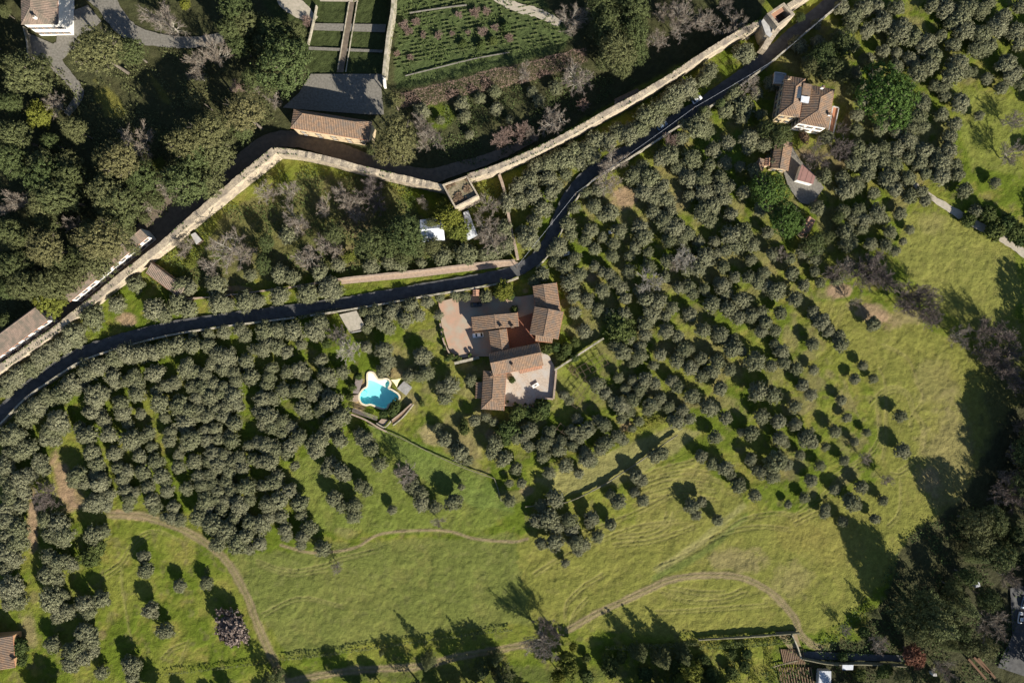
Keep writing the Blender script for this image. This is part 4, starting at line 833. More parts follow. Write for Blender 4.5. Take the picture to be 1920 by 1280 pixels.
# allotment rows
b = MB()
for k in range(13):
    x0 = 1462+k*3.4; b.tube(W(x0+2, 1216, 0), W(x0+8-k*.2, 1244, 0), .28, .28, 6)
    x0 = 1458+k*5.0; b.tube(W(x0+2, 1250, 0), W(x0+9, 1290, 0), .28, .28, 6)
tag(b.build('crop_rows', M['hay'], None), kind='stuff')
b = MB()
for k in range(17):
    A = np.array([748-k*.6, 14+k*7.2]); B_ = np.array([1010+k*3, -42+k*7.6])
    for j in range(40):
        f = j/40
        if rng.random() < .5: continue
        a_ = A+(B_-A)*f; c_ = A+(B_-A)*(f+.02); b.tube(W(a_[0], a_[1], 0), W(c_[0], c_[1], 0), rng.uniform(.1, .26), rng.uniform(.1, .26), 5)
tag(b.build('planting_rows', M['rowgreen'], None), kind='stuff')
wallrun('allotment_kerb', 'thin green edge crossing the striped allotment beds', 'kerb', [(1450, 1250), (1475, 1243), (1497, 1238)], .35, .4, 'rubble', step=8)
# ---------------------------------------------------------------- vegetation meshes (unit crown radius)
def leaves(P, Nn, size, jit=.7, r_=None, aspect=.75):
    r_ = r_ or rng; n = len(P); Nn = Nn+r_.normal(0, jit, Nn.shape); Nn /= np.linalg.norm(Nn, axis=1)[:, None]
    a = np.cross(Nn, r_.normal(size=(n, 3))); a /= np.linalg.norm(a, axis=1)[:, None]; b = np.cross(Nn, a)
    s_ = size*r_.uniform(.6, 1.35, (n, 1)); a = a*s_; b = b*s_*aspect
    V_ = np.stack([P-a, P-b*r_.uniform(.6, 1, (n, 1)), P+a, P+b*r_.uniform(.6, 1, (n, 1))], 1).reshape(-1, 3)
    return V_, np.arange(4*n).reshape(n, 4)
def sph(n, r_, zmin=-1):
    d = r_.normal(size=(int(n*2.5)+20, 3)); d /= np.linalg.norm(d, axis=1)[:, None]; d = d[d[:, 2] > zmin]; return d[:n]
def crown(seed, zc, rz, n_tuft, tuft, per, leaf, zmin=-.5, lobes=6, lobe_r=.45, flat=1.0, jit=.45, gaps=0.0):
    r_ = np.random.default_rng(seed); cs = []
    L_ = [np.array([0, 0, 0.15*rz])]
    for k in range(lobes):
        a = 2*math.pi*(k+r_.uniform(-.3, .3))/lobes; rr = (1-lobe_r)*r_.uniform(.75, 1.08); L_.append(np.array([rr*math.cos(a), rr*math.sin(a), r_.uniform(-.25, .3)*rz]))
    L_ += [np.array([r_.uniform(-.3, .3), r_.uniform(-.3, .3), rz*(1-lobe_r*.8)*r_.uniform(.55, .9)]) for _ in range(max(2, lobes//3))]
    L_ = np.array(L_); lr = lobe_r*r_.uniform(.8, 1.15, len(L_)); lr[0] = .70
    d = sph(n_tuft, r_, zmin); li = r_.choice(len(L_), len(d), p=lr**2/np.sum(lr**2))
    C_ = L_[li]+d*lr[li][:, None]*np.array([1, 1, rz*flat]); 
    # keep tufts near the outer hull only
    inside = np.zeros(len(C_), bool)
    for k in range(len(L_)):
        q = (C_-L_[k])/np.array([1, 1, rz*flat]); inside |= (np.linalg.norm(q, axis=1) < lr[k]*.80)
    C_ = C_[~inside]; dd = d[~inside]
    Vs, Fs = [], []; m = len(C_)
    e = sph(m*per, r_, -1); e = e[:m*per]; ci = np.repeat(np.arange(m), per)[:len(e)]
    P = C_[ci]+e*tuft*r_.uniform(.5, 1.05, (len(e), 1))*np.array([1, 1, .8]); Nn = e*.7+dd[ci]*.8
    V1, F1 = leaves(P+np.array([0, 0, zc]), Nn, leaf, jit, r_)
    nf = 1500; e = sph(nf, r_, -.95); P2 = e*np.array([.74, .74, rz*.70])*(r_.uniform(.35, 1, (len(e), 1))**.5)+np.array([0, 0, zc+.02*rz])
    V2, F2 = leaves(P2, e, max(leaf*1.5, .05), .6, r_)
    e = C_[r_.integers(0, len(C_), 900)]; e = e*(1+r_.uniform(.04, .22, (900, 1)))+r_.normal(0, .03, (900, 3)); V3, F3 = leaves(e+np.array([0, 0, zc]), e, leaf*.7, .8, r_)
    return np.concatenate([V1, V2, V3]), np.concatenate([F1, F2+len(V1), F3+len(V1)+len(V2)])
def trunk_mesh(name, zc, r, limbs, seed, spread=.45, z0=.35):
    b = MB(); r_ = random.Random(seed); top = (r_.uniform(-.05, .05), r_.uniform(-.05, .05), zc*z0)
    b.tube((0, 0, -.1), top, r*1.5, r, 7, False)
    for k in range(limbs):
        a = 2*math.pi*k/limbs+r_.uniform(-.4, .4); q = (spread*math.cos(a), spread*math.sin(a), zc*r_.uniform(.9, 1.1)); b.tube(top, q, r*.75, r*.25, 5)
        for _ in range(2):
            a2 = a+r_.uniform(-.7, .7); b.tube(q, (q[0]+.3*math.cos(a2), q[1]+.3*math.sin(a2), q[2]+r_.uniform(.1, .4)*.6), r*.3, r*.1, 4)
    return b.mesh(name)
def bare_mesh(seed, zc, H, spread=1.0, n1=7, lean=.55, tw=.011, dense=1.0, droop=0.0, start=.3):
    """returns (branch mesh data, twig quads)"""
    r_ = random.Random(seed); b = MB(); tw_v = []; tw_f = []
    up = Vector((0, 0, 1)); zf = H*start; b.tube((0, 0, -.1), (0, 0, zf), .055, .042, 7, False)
    def rnd(d, s_): return (d+Vector((r_.gauss(0, s_), r_.gauss(0, s_), r_.gauss(0, s_)*.7))).normalized()
    def twig(p, d, L_):
        q = p+d*L_; mid = p+d*L_*.5+Vector((r_.gauss(0, .02), r_.gauss(0, .02), 0)); a = d.orthogonal().normalized()*tw; i = len(tw_v)
        a.rotate(Matrix.Rotation(r_.uniform(0, 6.28), 3, d)); tw_v.extend([p-a*.8, p+a*.8, mid+a*.55, mid-a*.55, q]); tw_f.append((i, i+1, i+2, i+3)); tw_f.append((i+3, i+2, i+4, i+4))
    def grow_(p, d, L_, r, depth):
        n = 3 if depth > 1 else 2; pts = [p]
        for k in range(n):
            d = rnd(d, .14); d.z += .06-droop*(k/n); d.normalize(); q = pts[-1]+d*(L_/n); b.tube(pts[-1], q, r*(1-.22*k), r*(1-.22*(k+1)), 5 if depth > 1 else 4, False); pts.append(q)
            if depth > 0:
                for _ in range(2 if depth > 1 else max(2, int(2*dense+.5))):
                    s_ = rnd(d, .62); s_.z += .08; s_.normalize(); grow_(q, s_, L_*r_.uniform(.42, .62), r*.5, depth-1)
            else:
                for _ in range(int(3*dense+.5)): twig(q, rnd(d, .55), r_.uniform(.10, .26))
        if depth == 0:
            for _ in range(2): twig(pts[-1], rnd(d, .4), r_.uniform(.12, .28))
    for k in range(n1):
        a = 2*math.pi*k/n1+r_.uniform(-.35, .35); el = r_.uniform(.35, 1.0) if k else 1.4
        d = Vector((math.cos(a)*math.cos(el), math.sin(a)*math.cos(el), math.sin(el)))
        p = Vector((0, 0, zf*r_.uniform(.75, 1.0))); grow_(p, d, (H-zf)*r_.uniform(.52, .7)*spread, .028, 2)
    return b, tw_v, tw_f
# olive crowns
def mm(name, VF): return mesh_arr(name, *VF)
KINDS = {}
KINDS['olive'] = dict(zc=.84, cr=[mm('crown', crown(100+k, .84, .72, (300, 380, 260)[k % 3], (.13, .11, .16)[k % 3], 22, .055, -.95, (6, 4, 8, 5, 7)[k % 5], (.42, .5, .36, .46)[k % 4])) for k in range(10)], tr=[trunk_mesh('trunk', .84, .06, 4, k) for k in range(3)], m='olive', tm='bark')
KINDS['oak'] = dict(zc=1.45, cr=[mm('crown', crown(200+k, 1.45, .85, 480, .085, 20, .036, -.6, 9, .40)) for k in range(4)], tr=[trunk_mesh('trunk', 1.45, .05, 5, 10+k) for k in range(2)], m='oak', tm='bark')
KINDS['pine'] = dict(zc=2.1, cr=[mm('crown', crown(300+k, 2.1, .42, 420, .068, 24, .030, -.3, 10, .38)) for k in range(4)], tr=[trunk_mesh('trunk', 2.1, .045, 7, 20+k, .6, .8) for k in range(2)], m='pine', tm='bark')
KINDS['villapine'] = dict(zc=1.35, cr=[mm('crown', crown(400+k, 1.35, .62, 900, .06, 24, .026, -.5, 11, .36)) for k in range(2)], tr=[trunk_mesh('trunk', 1.35, .05, 7, 30, .6, .6)], m='villapine', tm='bark')
KINDS['lime'] = dict(zc=1.25, cr=[mm('crown', crown(500+k, 1.25, .8, 280, .11, 20, .055, -.5, 7, .38)) for k in range(2)], tr=[trunk_mesh('trunk', 1.25, .05, 5, 40)], m='lime', tm='bark')
KINDS['shrub'] = dict(zc=.5, cr=[mm('crown', crown(600+k, .5, .55, 200, .14, 20, .07, -.4, 6, .42)) for k in range(4)], tr=[trunk_mesh('trunk', .5, .06, 4, 50)], m='shrub', tm='bark')
def conifer_mesh(seed):
    r_ = np.random.default_rng(seed); P, Nn = [], []
    for L_ in range(16):
        z_ = .5+L_*.16; R_ = (1-L_/17)*1.0; nb = max(4, int(11*R_+3))
        for k in range(nb):
            a = r_.uniform(0, 6.283); d = np.array([math.cos(a), math.sin(a), 0]); n = int(80*R_)+10
            t = r_.uniform(.15, 1, n)**.7; sp = .11*R_*(1.15-t)+.03; q = d[None]*(t*R_)[:, None]+np.stack([-d[1]*r_.normal(0, 1, n)*sp, d[0]*r_.normal(0, 1, n)*sp, -.18*t*R_+r_.normal(0, .02, n)], 1)
            q[:, 2] += z_+r_.uniform(-.03, .03); P.append(q); Nn.append(np.tile([0, 0, 1.], (n, 1)))
    P = np.concatenate(P); Nn = np.concatenate(Nn); return leaves(P, Nn, .045, .45, r_, .5)
KINDS['conifer'] = dict(zc=1.2, cr=[mm('crown', conifer_mesh(700+k)) for k in range(3)], tr=[MB().tube((0, 0, -.1), (0, 0, 2.9), .06, .015, 7).mesh('trunk')], m='oak', tm='bark')
def cypress_mesh(seed):
    r_ = np.random.default_rng(seed); d = sph(1500, r_, -1); h = (d[:, 2]+1)/2; rr = np.sin(np.clip(h*.92+.06, 0, 1)*math.pi)**.6; P = np.stack([d[:, 0]/np.hypot(d[:, 0], d[:, 1])*rr, d[:, 1]/np.hypot(d[:, 0], d[:, 1])*rr, .4+h*5.2], 1)
    P[:, :2] *= r_.uniform(.8, 1.05, (len(P), 1)); Nn = d.copy(); return leaves(P, Nn, .16, .6, r_)
KINDS['cypress'] = dict(zc=3.0, cr=[mm('crown', cypress_mesh(800))], tr=[MB().tube((0, 0, -.1), (0, 0, 5), .12, .03, 6).mesh('trunk')], m='oak', tm='bark')
def bare_kind(key, zc, H, seeds, **kw):
    cr, tr = [], []
    for s_ in seeds:
        b, tv, tf = bare_mesh(s_, zc, H, **kw); m1 = b.mesh('branches'); V_ = np.array([tuple(v) for v in tv]); F_ = []
        for f in tf:
            F_.append((f[0], f[1], f[2]) if len(set(f)) == 3 else f)
        q = [f for f in tf if len(set(f)) == 4]; t3 = [(f[0], f[1], f[2]) for f in tf if len(set(f)) < 4]
        m2 = bpy.data.meshes.new('twigs'); m2.from_pydata([tuple(v) for v in V_], [], [list(x) for x in q]+[list(x) for x in t3]); m2.update(); cr.append(m2); tr.append(m1)
        R_ = np.percentile(np.hypot(V_[:, 0], V_[:, 1]), 96); 
        for m_ in (m1, m2):
            n = len(m_.vertices); A = np.zeros(n*3, np.float32); m_.vertices.foreach_get('co', A); A = A.reshape(-1, 3); A[:, :2] /= R_; A[:, 2] *= H/max(V_[:, 2].max(), .1); m_.vertices.foreach_set('co', A.ravel()); m_.update()
    KINDS[key] = dict(zc=zc, cr=cr, tr=tr, m='twig', tm='twigwhite', pair=True)
bare_kind('bare', 1.25, 2.0, (1, 2, 3, 4), dense=1.5, tw=.0095)
bare_kind('barebush', .75, 1.2, (11, 12, 13), n1=9, dense=1.5, tw=.012, start=.12)
SUB = {'bare': ('twig', 'twigwhite'), 'barepurple': ('twigpurple', 'twigpurple'), 'barepink': ('twigpink', 'twigpink'), 'barewhite': ('twigwhite', 'twigwhite')}
def meshes_for(kind, m, tm):
    key = (kind, m, tm)
    if key not in CACHE:
        K = KINDS[kind]; out = []
        for i, c in enumerate(K['cr']):
            c2 = c.copy(); c2.materials.clear(); c2.materials.append(M[m]); t = K['tr'][i if K.get('pair') else i % len(K['tr'])].copy(); t.materials.clear(); t.materials.append(M[tm]); out.append((c2, t))
        CACHE[key] = out
    return CACHE[key]
CACHE = {}
PROT = {}
def plant(kind, name, cat, u, v, r, m=None, tm=None, hs=1.0, label=None, group=None, crown_name='crown', lean=0):
    """u,v photo px of the crown centre, r crown radius in metres"""
    K = KINDS[kind]; m = m or K['m']; tm = tm or K['tm']; ms = meshes_for(kind, m, tm); k = int(rng.integers(0, len(ms)))
    s_ = r/(1-K['zc']*r*hs/HC); base = W(u, v, K['zc']*r*hs); key = (kind, m, tm, k, name)
    if key not in PROT:
        o = bpy.data.objects.new(name, None); C.objects.link(o); o.empty_display_size = .5
        t = obj('trunk', ms[k][1], None, o); c = obj(crown_name, ms[k][0], None, o); PROT[key] = (o, t, c)
    else:
        po, pt, pc_ = PROT[key]; o = po.copy(); C.objects.link(o)
        for ch in (pt, pc_): c = ch.copy(); C.objects.link(c); c.parent = o
    o.location = (base.x, base.y, 0); o.rotation_euler = (0, 0, rng.uniform(0, 6.283)); o.scale = (r*rng.uniform(.86, 1.14), r*rng.uniform(.86, 1.14), r*hs)
    for kx in list(o.keys()): del o[kx]
    tag(o, label, cat, group); return o

# ---------------------------------------------------------------- catalogue (zoomed-panel coordinates: 480x320 px panels shown 4x)
def P_(ox, oy, s_): return [(ox+a/4, oy+b/4, c*.05) for a, b, c in s_]
OL = []
OL += P_(0, 320, [(1020,850,80),(880,1000,80),(1160,1040,95),(1240,1090,80),(1330,1000,90),(1420,1060,90),(1640,1020,95),(1720,1000,60),(700,1100,105),(560,1210,95),(1360,850,80),(1430,880,70),(1620,850,90),(1700,1060,60),(1840,980,90),(1870,1040,60),(1880,780,60),(1450,1230,50),(1560,1200,65),(1680,1210,70),(1800,1180,70),(1840,1240,60)])
OL += P_(480, 0, [(1240,840,70),(1540,780,60),(1560,870,55),(1680,740,50),(1800,820,60),(1380,900,40),(1790,690,55),(1600,1010,40),(1900,900,40)])
OL += P_(960, 0, [(1740,400,95),(1480,530,80),(1430,600,70),(1310,660,90),(1230,700,90),(1170,760,95),(1100,820,90),(1000,880,90),(950,960,90),(880,1000,90),(800,990,80),(720,1060,80),(630,1060,90),(560,1140,90),(470,1130,80),(400,1200,90),(330,1190,80),(260,1230,80),(180,1240,70),(1230,800,60),(1090,900,70),(990,1000,60),(1350,700,60),(620,1180,60),(500,1220,70),
 (1660,700,90),(1600,820,80),(1740,800,90),(1720,880,60),(1440,850,70),(1390,950,105),(1460,980,70),(1340,1200,90),(1180,1160,90),(1110,1190,70),(1290,930,60),(1780,1040,80),(1770,1110,60),(1900,1080,70),(1480,1240,60),(1240,1260,60),(980,1250,60),(150,690,50),(330,660,65),(200,760,55)])
OL += P_(1440, 0, [(550,60,70),(640,130,80),(720,60,70),(620,200,60),(740,230,70),(820,50,60),(860,170,80),(960,60,75),(990,230,90),(1080,280,80),(940,300,60),(1180,330,80),(1240,420,80),(1200,500,80),(1120,540,80),(1230,40,70),(1330,70,80),(1440,130,95),(1500,50,80),(1590,80,70),(1650,30,60),(1370,170,70),(1470,230,80),(1600,260,90),(1720,210,90),(1640,340,80),(1560,370,70),(1390,340,70),(1760,130,70),(1850,240,80),(1880,330,60),(1890,50,60),(1420,480,90),(1380,560,90),(1480,540,60),(1540,540,40),(1790,480,80),(1830,560,80),(1750,660,60),(1900,620,60),(1640,590,50),(1310,660,60),(1250,640,50),(1330,720,50),(1440,770,80),(1580,870,45),(1300,860,60),(1400,930,60),(1150,780,80),(1120,880,80),(1150,950,70),(1070,960,60),(1050,1060,70),(1100,1100,60),(960,1120,70),(860,1110,70),(760,1150,80),(670,1110,80),(660,970,60),(640,1220,70),(760,1240,70),(860,1200,70),(940,1230,70),(1170,1130,80),(1140,1220,70),(1360,1030,70),(1350,1130,80),(1300,1220,80),(1400,1240,60),(230,340,75),(370,320,60),(360,180,50),(1060,440,60),(1000,180,60),(1090,470,60),(440,1030,65),(1250,1150,60),(1050,1180,60)])
OL += P_(480, 320, [(20,980,70),(180,960,105),(380,930,95),(420,970,80),(560,910,110),(600,940,90),(500,900,60),(80,1200,80),(180,1190,80),(280,1200,80),(480,1120,95),(450,1200,90),(60,1250,60),(810,1060,60),(900,1060,80),(1030,1050,80),(950,1140,80),(860,1120,60),(1160,1000,80),(1120,1110,80),(1280,970,70),(1220,1080,60),(1380,950,50),(1500,930,60),(1570,940,50),(1720,940,60),(1370,1080,45),(1000,1180,60),(830,1180,50),(1400,640,80),(1570,620,95),(240,480,85),(180,770,80),(270,800,80),(480,760,90),(460,720,60),(1850,440,85),(1880,240,80),(1880,560,80),(1770,600,90),(1720,620,70),(620,700,70),(1080,700,70),(1000,680,70),(860,710,70),(1240,690,50)])
OL += P_(960, 320, [(40,120,80),(130,60,80),(160,180,80),(60,230,70),(270,60,80),(290,170,80),(340,110,60),(230,290,80),(170,380,70),(120,500,95),(180,560,50),(60,450,50),(400,30,60),(550,170,60),(470,280,60),(620,270,70),(740,310,80),(680,340,60),(420,400,80),(590,450,70),(550,520,60),(620,590,60),(440,480,60),(350,570,80),(290,600,60),(330,680,60),(470,650,60),(400,720,70),(230,770,70),(170,830,60),(500,780,70),(430,840,80),(620,720,50),(730,780,60),(680,760,50),(770,830,60),(820,880,60),(460,940,70),(560,960,60),(570,1000,50),(470,1060,60),(640,1040,60),(840,1080,70),(540,1200,70),(920,580,60),(990,500,80),(960,420,70),(880,640,50),(750,640,60),(760,550,60),(680,500,50),(910,40,80),(1030,60,90),(990,150,80),(1120,120,80),(1060,200,80),(1160,220,80),(1060,310,70),(1190,300,60),(1140,380,80),(1220,430,90),(1310,470,70),(1180,520,70),(1270,520,60),(960,900,60),(1010,960,80),(1090,990,80),(1040,1080,80),(1150,1080,60),(1000,1150,70),(1200,1030,60),(1330,60,75),(1300,30,60),(1420,60,80),(1440,160,80),(1560,60,70),(1560,140,80),(1630,120,60),(1590,210,70),(1500,260,80),(1430,310,90),(1480,370,70),(1640,480,90),(1740,470,90),(1680,560,80),(1600,600,60),(1800,560,70),(1540,620,50),(1450,650,80),(1390,720,80),(1310,740,60),(1320,870,70),(1250,880,60),(1350,920,60),(1580,860,70),(1600,920,60),(1500,1000,80),(1540,830,50),(1720,970,80),(1620,1040,80),(1700,1100,70),(1790,1080,70),(1770,800,60),(1840,830,70),(1890,770,60),(1900,860,60),(1900,1140,70),(1870,1060,60),(1870,1200,60),(1430,1190,80),(1560,1230,80),(1240,1240,60),(1150,1200,70),(1000,1230,60),(1660,1260,50),(850,960,60)])
OL += P_(1440, 320, [(420,40,70),(560,60,70),(580,150,80),(660,110,70),(740,30,70),(900,60,90),(950,140,80),(1060,190,70),(1180,220,60),(1150,160,60),(1180,20,60),(1300,40,80),(1420,30,60),(1470,150,70),(1700,90,50),(370,280,70),(560,310,70),(680,300,70),(820,320,80),(870,370,50),(990,320,60),(640,360,60),(580,450,80),(600,540,80),(720,370,70),(770,550,60),(880,560,60),(950,600,50),(700,430,60),(1060,440,45),(1010,530,35),(370,600,60),(350,660,60),(160,660,60),(790,1150,70),(390,840,50),(60,900,80),(200,960,70),(340,1060,60),(400,1130,80),(450,1200,60),(20,870,50),(50,1200,60),(530,1240,60),(1560,300,60)])
OL += P_(0, 640, [(380,60,70),(310,120,80),(230,200,80),(150,230,80),(250,270,80),(330,230,70),(80,300,80),(160,330,70),(60,400,80),(130,400,50),(30,350,60),(420,140,60),(490,30,90),(590,30,80),(640,80,60),
 (660,240,80),(740,190,80),(860,130,80),(960,90,80),(1060,90,80),(1160,80,80),(1240,50,80),(1330,30,80),(1450,30,80),(1560,30,70),(1640,100,80),(1710,120,80),(1680,200,70),(1590,170,60),(1400,200,80),(1460,230,70),(1540,250,60),(1160,240,80),(850,260,70),(870,310,60),(1010,270,80),(960,300,60),(1040,320,60),(540,320,80),(470,390,80),(370,420,80),(280,490,80),(200,560,90),(620,320,50),(720,410,95),(780,380,60),(560,370,50),(1030,400,70),(910,470,70),(930,540,70),(1060,540,50),(1200,460,80),(1180,370,60),(1260,330,60),(1310,310,60),(1440,340,60),(1520,340,70),(1600,320,60),(1680,340,60),(1780,300,60),(1480,420,60),(1580,420,70),(1660,390,60),(1750,410,80),(1350,480,80),(1420,520,70),(1500,510,60),(1620,500,60),(1700,490,60),(1790,480,60),(1240,570,50),(1390,600,80),(1400,650,60),(1480,560,50),(1560,560,60),(1680,560,60),(1760,610,70),(1620,650,60),(1540,660,50),(960,620,50),(780,590,60),(700,530,70),(760,540,50),(660,520,50),(440,600,90),(380,660,80),(460,650,70),(350,730,70),(410,740,60),(600,650,60),(660,700,80),(620,720,50),(820,700,70),(980,740,90),(1060,720,60),(1120,680,60),(1140,790,50),(1010,790,50),(1280,680,60),(1270,740,60),(1440,730,90),(1550,740,60),(1640,730,60),(1740,740,70),(1720,700,50),(1400,780,60),(1870,780,50),(690,830,80),(860,840,70),(1050,860,60),(1170,900,70),(1340,850,50),(1340,940,60),(1460,900,70),(1600,840,70),(1680,850,60),(1570,900,60),(1640,920,70),(1740,900,60),(1800,870,60),(1900,880,60),(1820,940,60),(1720,970,60),(1490,1010,60),(1580,1000,60),(730,920,70),(720,990,60),(580,1000,80),(560,1050,60),(890,950,60),(960,970,60),(920,1030,60),(1070,980,70),(1210,1010,70),(1110,1090,60),(1260,1120,60),(1250,1070,50),(1400,1100,60),(1520,1080,60),(1600,1070,60),(1700,1050,60),(1640,1120,60),(1740,1110,60),(1850,1090,80),(750,1060,90),(640,1060,60),(800,1050,50),(940,1110,60),(1010,1130,50),(980,1180,60),(1140,1190,70),(820,1150,60),(740,1200,80),(670,1220,60),(800,1230,60),(960,1240,50),(1160,1250,60),(1300,1240,60),(1540,1200,80),(1620,1180,60),(1700,1190,60),(1560,1250,60),(1660,1250,60),(1800,1230,80),(1870,1180,60),
 (100,700,100),(40,730,70),(210,800,80),(130,830,80),(60,830,50),(300,900,80),(330,950,70),(40,930,80),(160,1040,90),(220,1000,70),(40,1040,60),(100,1100,80),(90,1180,80),(190,1130,70),(50,1250,70),(160,1230,70),(1850,150,70),(1880,270,70),(1760,240,60),(1900,60,50)])
OL += P_(480, 640, [(60,60,70),(160,40,70),(230,80,60),(90,10,60),(340,20,50),(830,40,60),(960,60,80),(990,150,70),(950,220,60),(1250,110,80),(1280,230,70),(1230,260,60),(1140,260,60),(1400,350,70),(1460,330,80),(1420,420,70),(1610,290,60),(650,230,60),(490,140,60),(120,200,60),(100,270,60),(240,230,60),(330,210,70),(370,250,60),(530,250,80),(560,290,60),(80,320,60),(210,370,70),(320,370,70),(440,350,70),(420,400,60),(50,430,80),(130,430,60),(350,500,70),(390,540,50),(90,560,80),(60,620,60),(200,600,60),(130,640,70),(200,680,60),(320,720,70),(260,780,70),(230,830,60),(480,740,80),(450,820,70),(420,770,60),(90,780,80),(150,810,70),(100,900,80),(40,900,60),(560,450,90),(640,560,90),(560,620,80),(630,740,70),(600,600,60),(520,680,60),(820,740,80),(860,810,80),(780,700,60),(930,920,80),(290,930,45),(530,960,60),(640,970,80),(560,910,60),(680,1010,50),(780,1080,60),(830,1110,60),(130,1060,80),(60,1080,60),(160,1010,60),(250,1120,70),(180,1180,80),(330,1210,80),(100,1220,80),(590,1180,70),(740,1230,70),(640,1240,60),(1170,1080,75),(1230,1140,70),(1240,1210,80),(1340,1240,60),(1480,1200,80),(1540,1090,35),(1360,650,50),(1420,740,70),(1530,840,90),(1500,800,70),(1590,890,50),(1380,690,50),(1790,770,80),(1770,830,70),(1860,880,80),(1780,600,50),(1640,590,60),(1720,560,50),(1900,1060,40),(1900,1190,60),(1020,1260,45),(540,400,60),(480,520,60),(600,680,60),(20,520,60),(260,640,55),(20,760,60)])
OL += P_(960, 640, [(830,80,80),(960,110,70),(910,160,50),(1110,100,60),(1060,180,50),(960,40,60),(780,30,60),(1240,150,70),(1290,60,70),(1340,200,70),(1330,50,50),(1420,130,60),(1540,150,70),(1630,210,60),(1500,220,70),(1420,260,60),(1660,50,80),(1720,70,50),(1820,150,90),(1560,350,70),(1200,300,60),(1240,340,60),(1350,410,70),(1000,290,70),(1070,310,60),(960,360,60),(850,360,50),(800,270,50),(910,290,50),(640,320,70),(700,390,60),(430,440,50),(390,400,50),(820,480,80),(760,450,60),(900,440,70),(950,400,50),(1050,470,80),(1110,430,60),(1020,510,60),(1180,490,60),(880,530,50),(820,580,50),(1330,580,60),(1280,520,60),(1240,600,70),(1190,580,50),(950,600,50),(900,650,40),(690,620,70),(640,590,50),(560,660,80),(490,580,50),(460,680,70),(500,720,60),(450,780,60),(280,680,60),(260,750,70),(350,810,70),(370,750,60),(220,780,60),(120,780,60),(80,720,60),(130,660,70),(30,720,60),(700,760,80),(660,810,60),(790,710,60),(830,740,50),(560,880,80),(600,900,60),(540,820,50),(400,930,70),(280,980,60),(230,860,60),(500,990,50),(30,950,60),(70,1060,50),(1480,500,80),(1600,570,60),(1840,380,90),(1870,560,70),(1790,690,70),(1520,720,60),(1420,860,60),(1790,880,60),(1720,680,40),(1500,920,60),(1600,950,70),(1640,1000,50),(1700,1080,70),(1820,1150,60),(1870,980,60),(1830,960,50),(1120,840,70),(1070,860,60),(930,1010,70),(970,1040,60),(800,1200,70),(740,1150,50),(980,1190,60),(920,1130,50),(320,1180,80),(220,1230,60),(1350,1230,70),(1420,1200,50)])
OL += P_(1440, 640, [(100,70,70),(120,160,60),(210,200,60),(340,210,50),(50,20,50),(330,20,60),(540,20,70),(20,180,60),(30,400,80),(260,330,60),(320,400,60),(200,490,60),(710,180,45),(650,280,50),(790,280,45),(550,440,50),(590,570,45),(740,680,40),(500,670,60),(650,750,40),(990,560,60),(1010,820,70),(570,890,50),(430,790,40),(80,600,70),(200,620,60),(290,720,80),(330,760,60),(90,730,70),(130,770,40),(240,850,50),(60,900,105),(140,920,60),(30,1010,70),(390,930,50),(320,1040,60),(270,1170,50),(500,1110,50),(700,1090,60),(860,1190,50),(620,1200,80),(660,1230,50),(150,1220,40),(430,1250,50)])
OL += P_(0, 960, [(60,60,90),(130,120,90),(60,170,80),(140,220,80),(60,300,90),(120,360,70),(40,420,60),(350,60,80),(440,90,80),(480,180,90),(390,160,80),(380,330,80),(450,370,90),(540,390,60),(360,470,90),(430,500,60),(700,170,80),(780,140,60),(1080,330,55),(1100,430,75),(1350,550,60),(1550,530,60),(1130,730,80),(1240,890,75),(640,680,80),(670,740,70),(760,650,75),(80,560,100),(140,660,80),(70,680,70),(380,650,100),(430,700,70),(510,740,70),(470,620,60),(640,890,90),(680,950,90),(560,1030,90),(540,1120,90),(630,1080,80),(700,1030,60),(400,990,70),(430,780,60),(990,1150,80),(960,1120,60),(1000,1230,60),(760,1200,60),(1290,40,60),(1350,60,60),(1500,30,80),(1600,80,90),(1700,140,90),(1640,230,80),(1780,220,90),(1850,170,80),(1880,80,80),(1760,40,60),(1870,270,60),(1620,150,50),(1230,30,40)])
OL += P_(480, 960, [(40,90,80),(30,230,70),(100,40,60),(190,30,60),(220,130,60),(230,180,50),(400,120,70),(350,180,60),(340,20,50),(500,270,70),(340,240,50),(730,30,70)])
OL += P_(960, 960, [(270,50,90),(180,60,60),(330,110,70),(220,230,60),(320,220,80),(430,60,80),(450,120,70),(600,40,70),(580,80,50),(740,90,60),(640,180,60),(480,220,80),(540,240,60),(1380,20,50),(1540,60,55),(500,280,60),(400,380,40)])
OL += P_(1440, 960, [(420,10,50),(560,70,50),(800,50,50)])
# drop near-duplicates
keep = []
for o in sorted(OL, key=lambda q: -q[2]):
    if all((o[0]-k[0])**2+(o[1]-k[1])**2 > (min(o[2], k[2])*5*.55)**2 for k in keep): keep.append(o)
OL = keep
OL = [(a, b_, c*(.97 if (a < 640 and b_ > 560) or b_ < 330 else .92)) for a, b_, c in OL]
FP = [(1060, 480), (1150, 300), (1420, 170), (1560, 20), (1900, 10), (1740, 200), (1780, 330), (1660, 480), (1500, 570), (1350, 640), (1150, 640), (1100, 560)]
HOUSE_ = [(1450, 120, 1600, 460), (1000, 500, 1075, 680)]; added = 0
for _ in range(2500):
    u = rng.uniform(1050, 1900); v = rng.uniform(10, 640); rr = rng.uniform(2.3, 3.3)
    if added >= 70 or not inpoly(np.array([u]), np.array([v]), FP)[0] or any(h[0] < u < h[2] and h[1] < v < h[3] for h in HOUSE_): continue
    if abs(u-1172) < 30 and abs(v-370) < 30: continue
    if min(np.hypot(u-x[0], v-x[1])-x[2]*5 for x in OL) > rr*5*.75 and min(np.hypot(u-a, v-b_) for a, b_ in catmull(ROAD, 8)) > 34: OL.append((u, v, rr)); added += 1
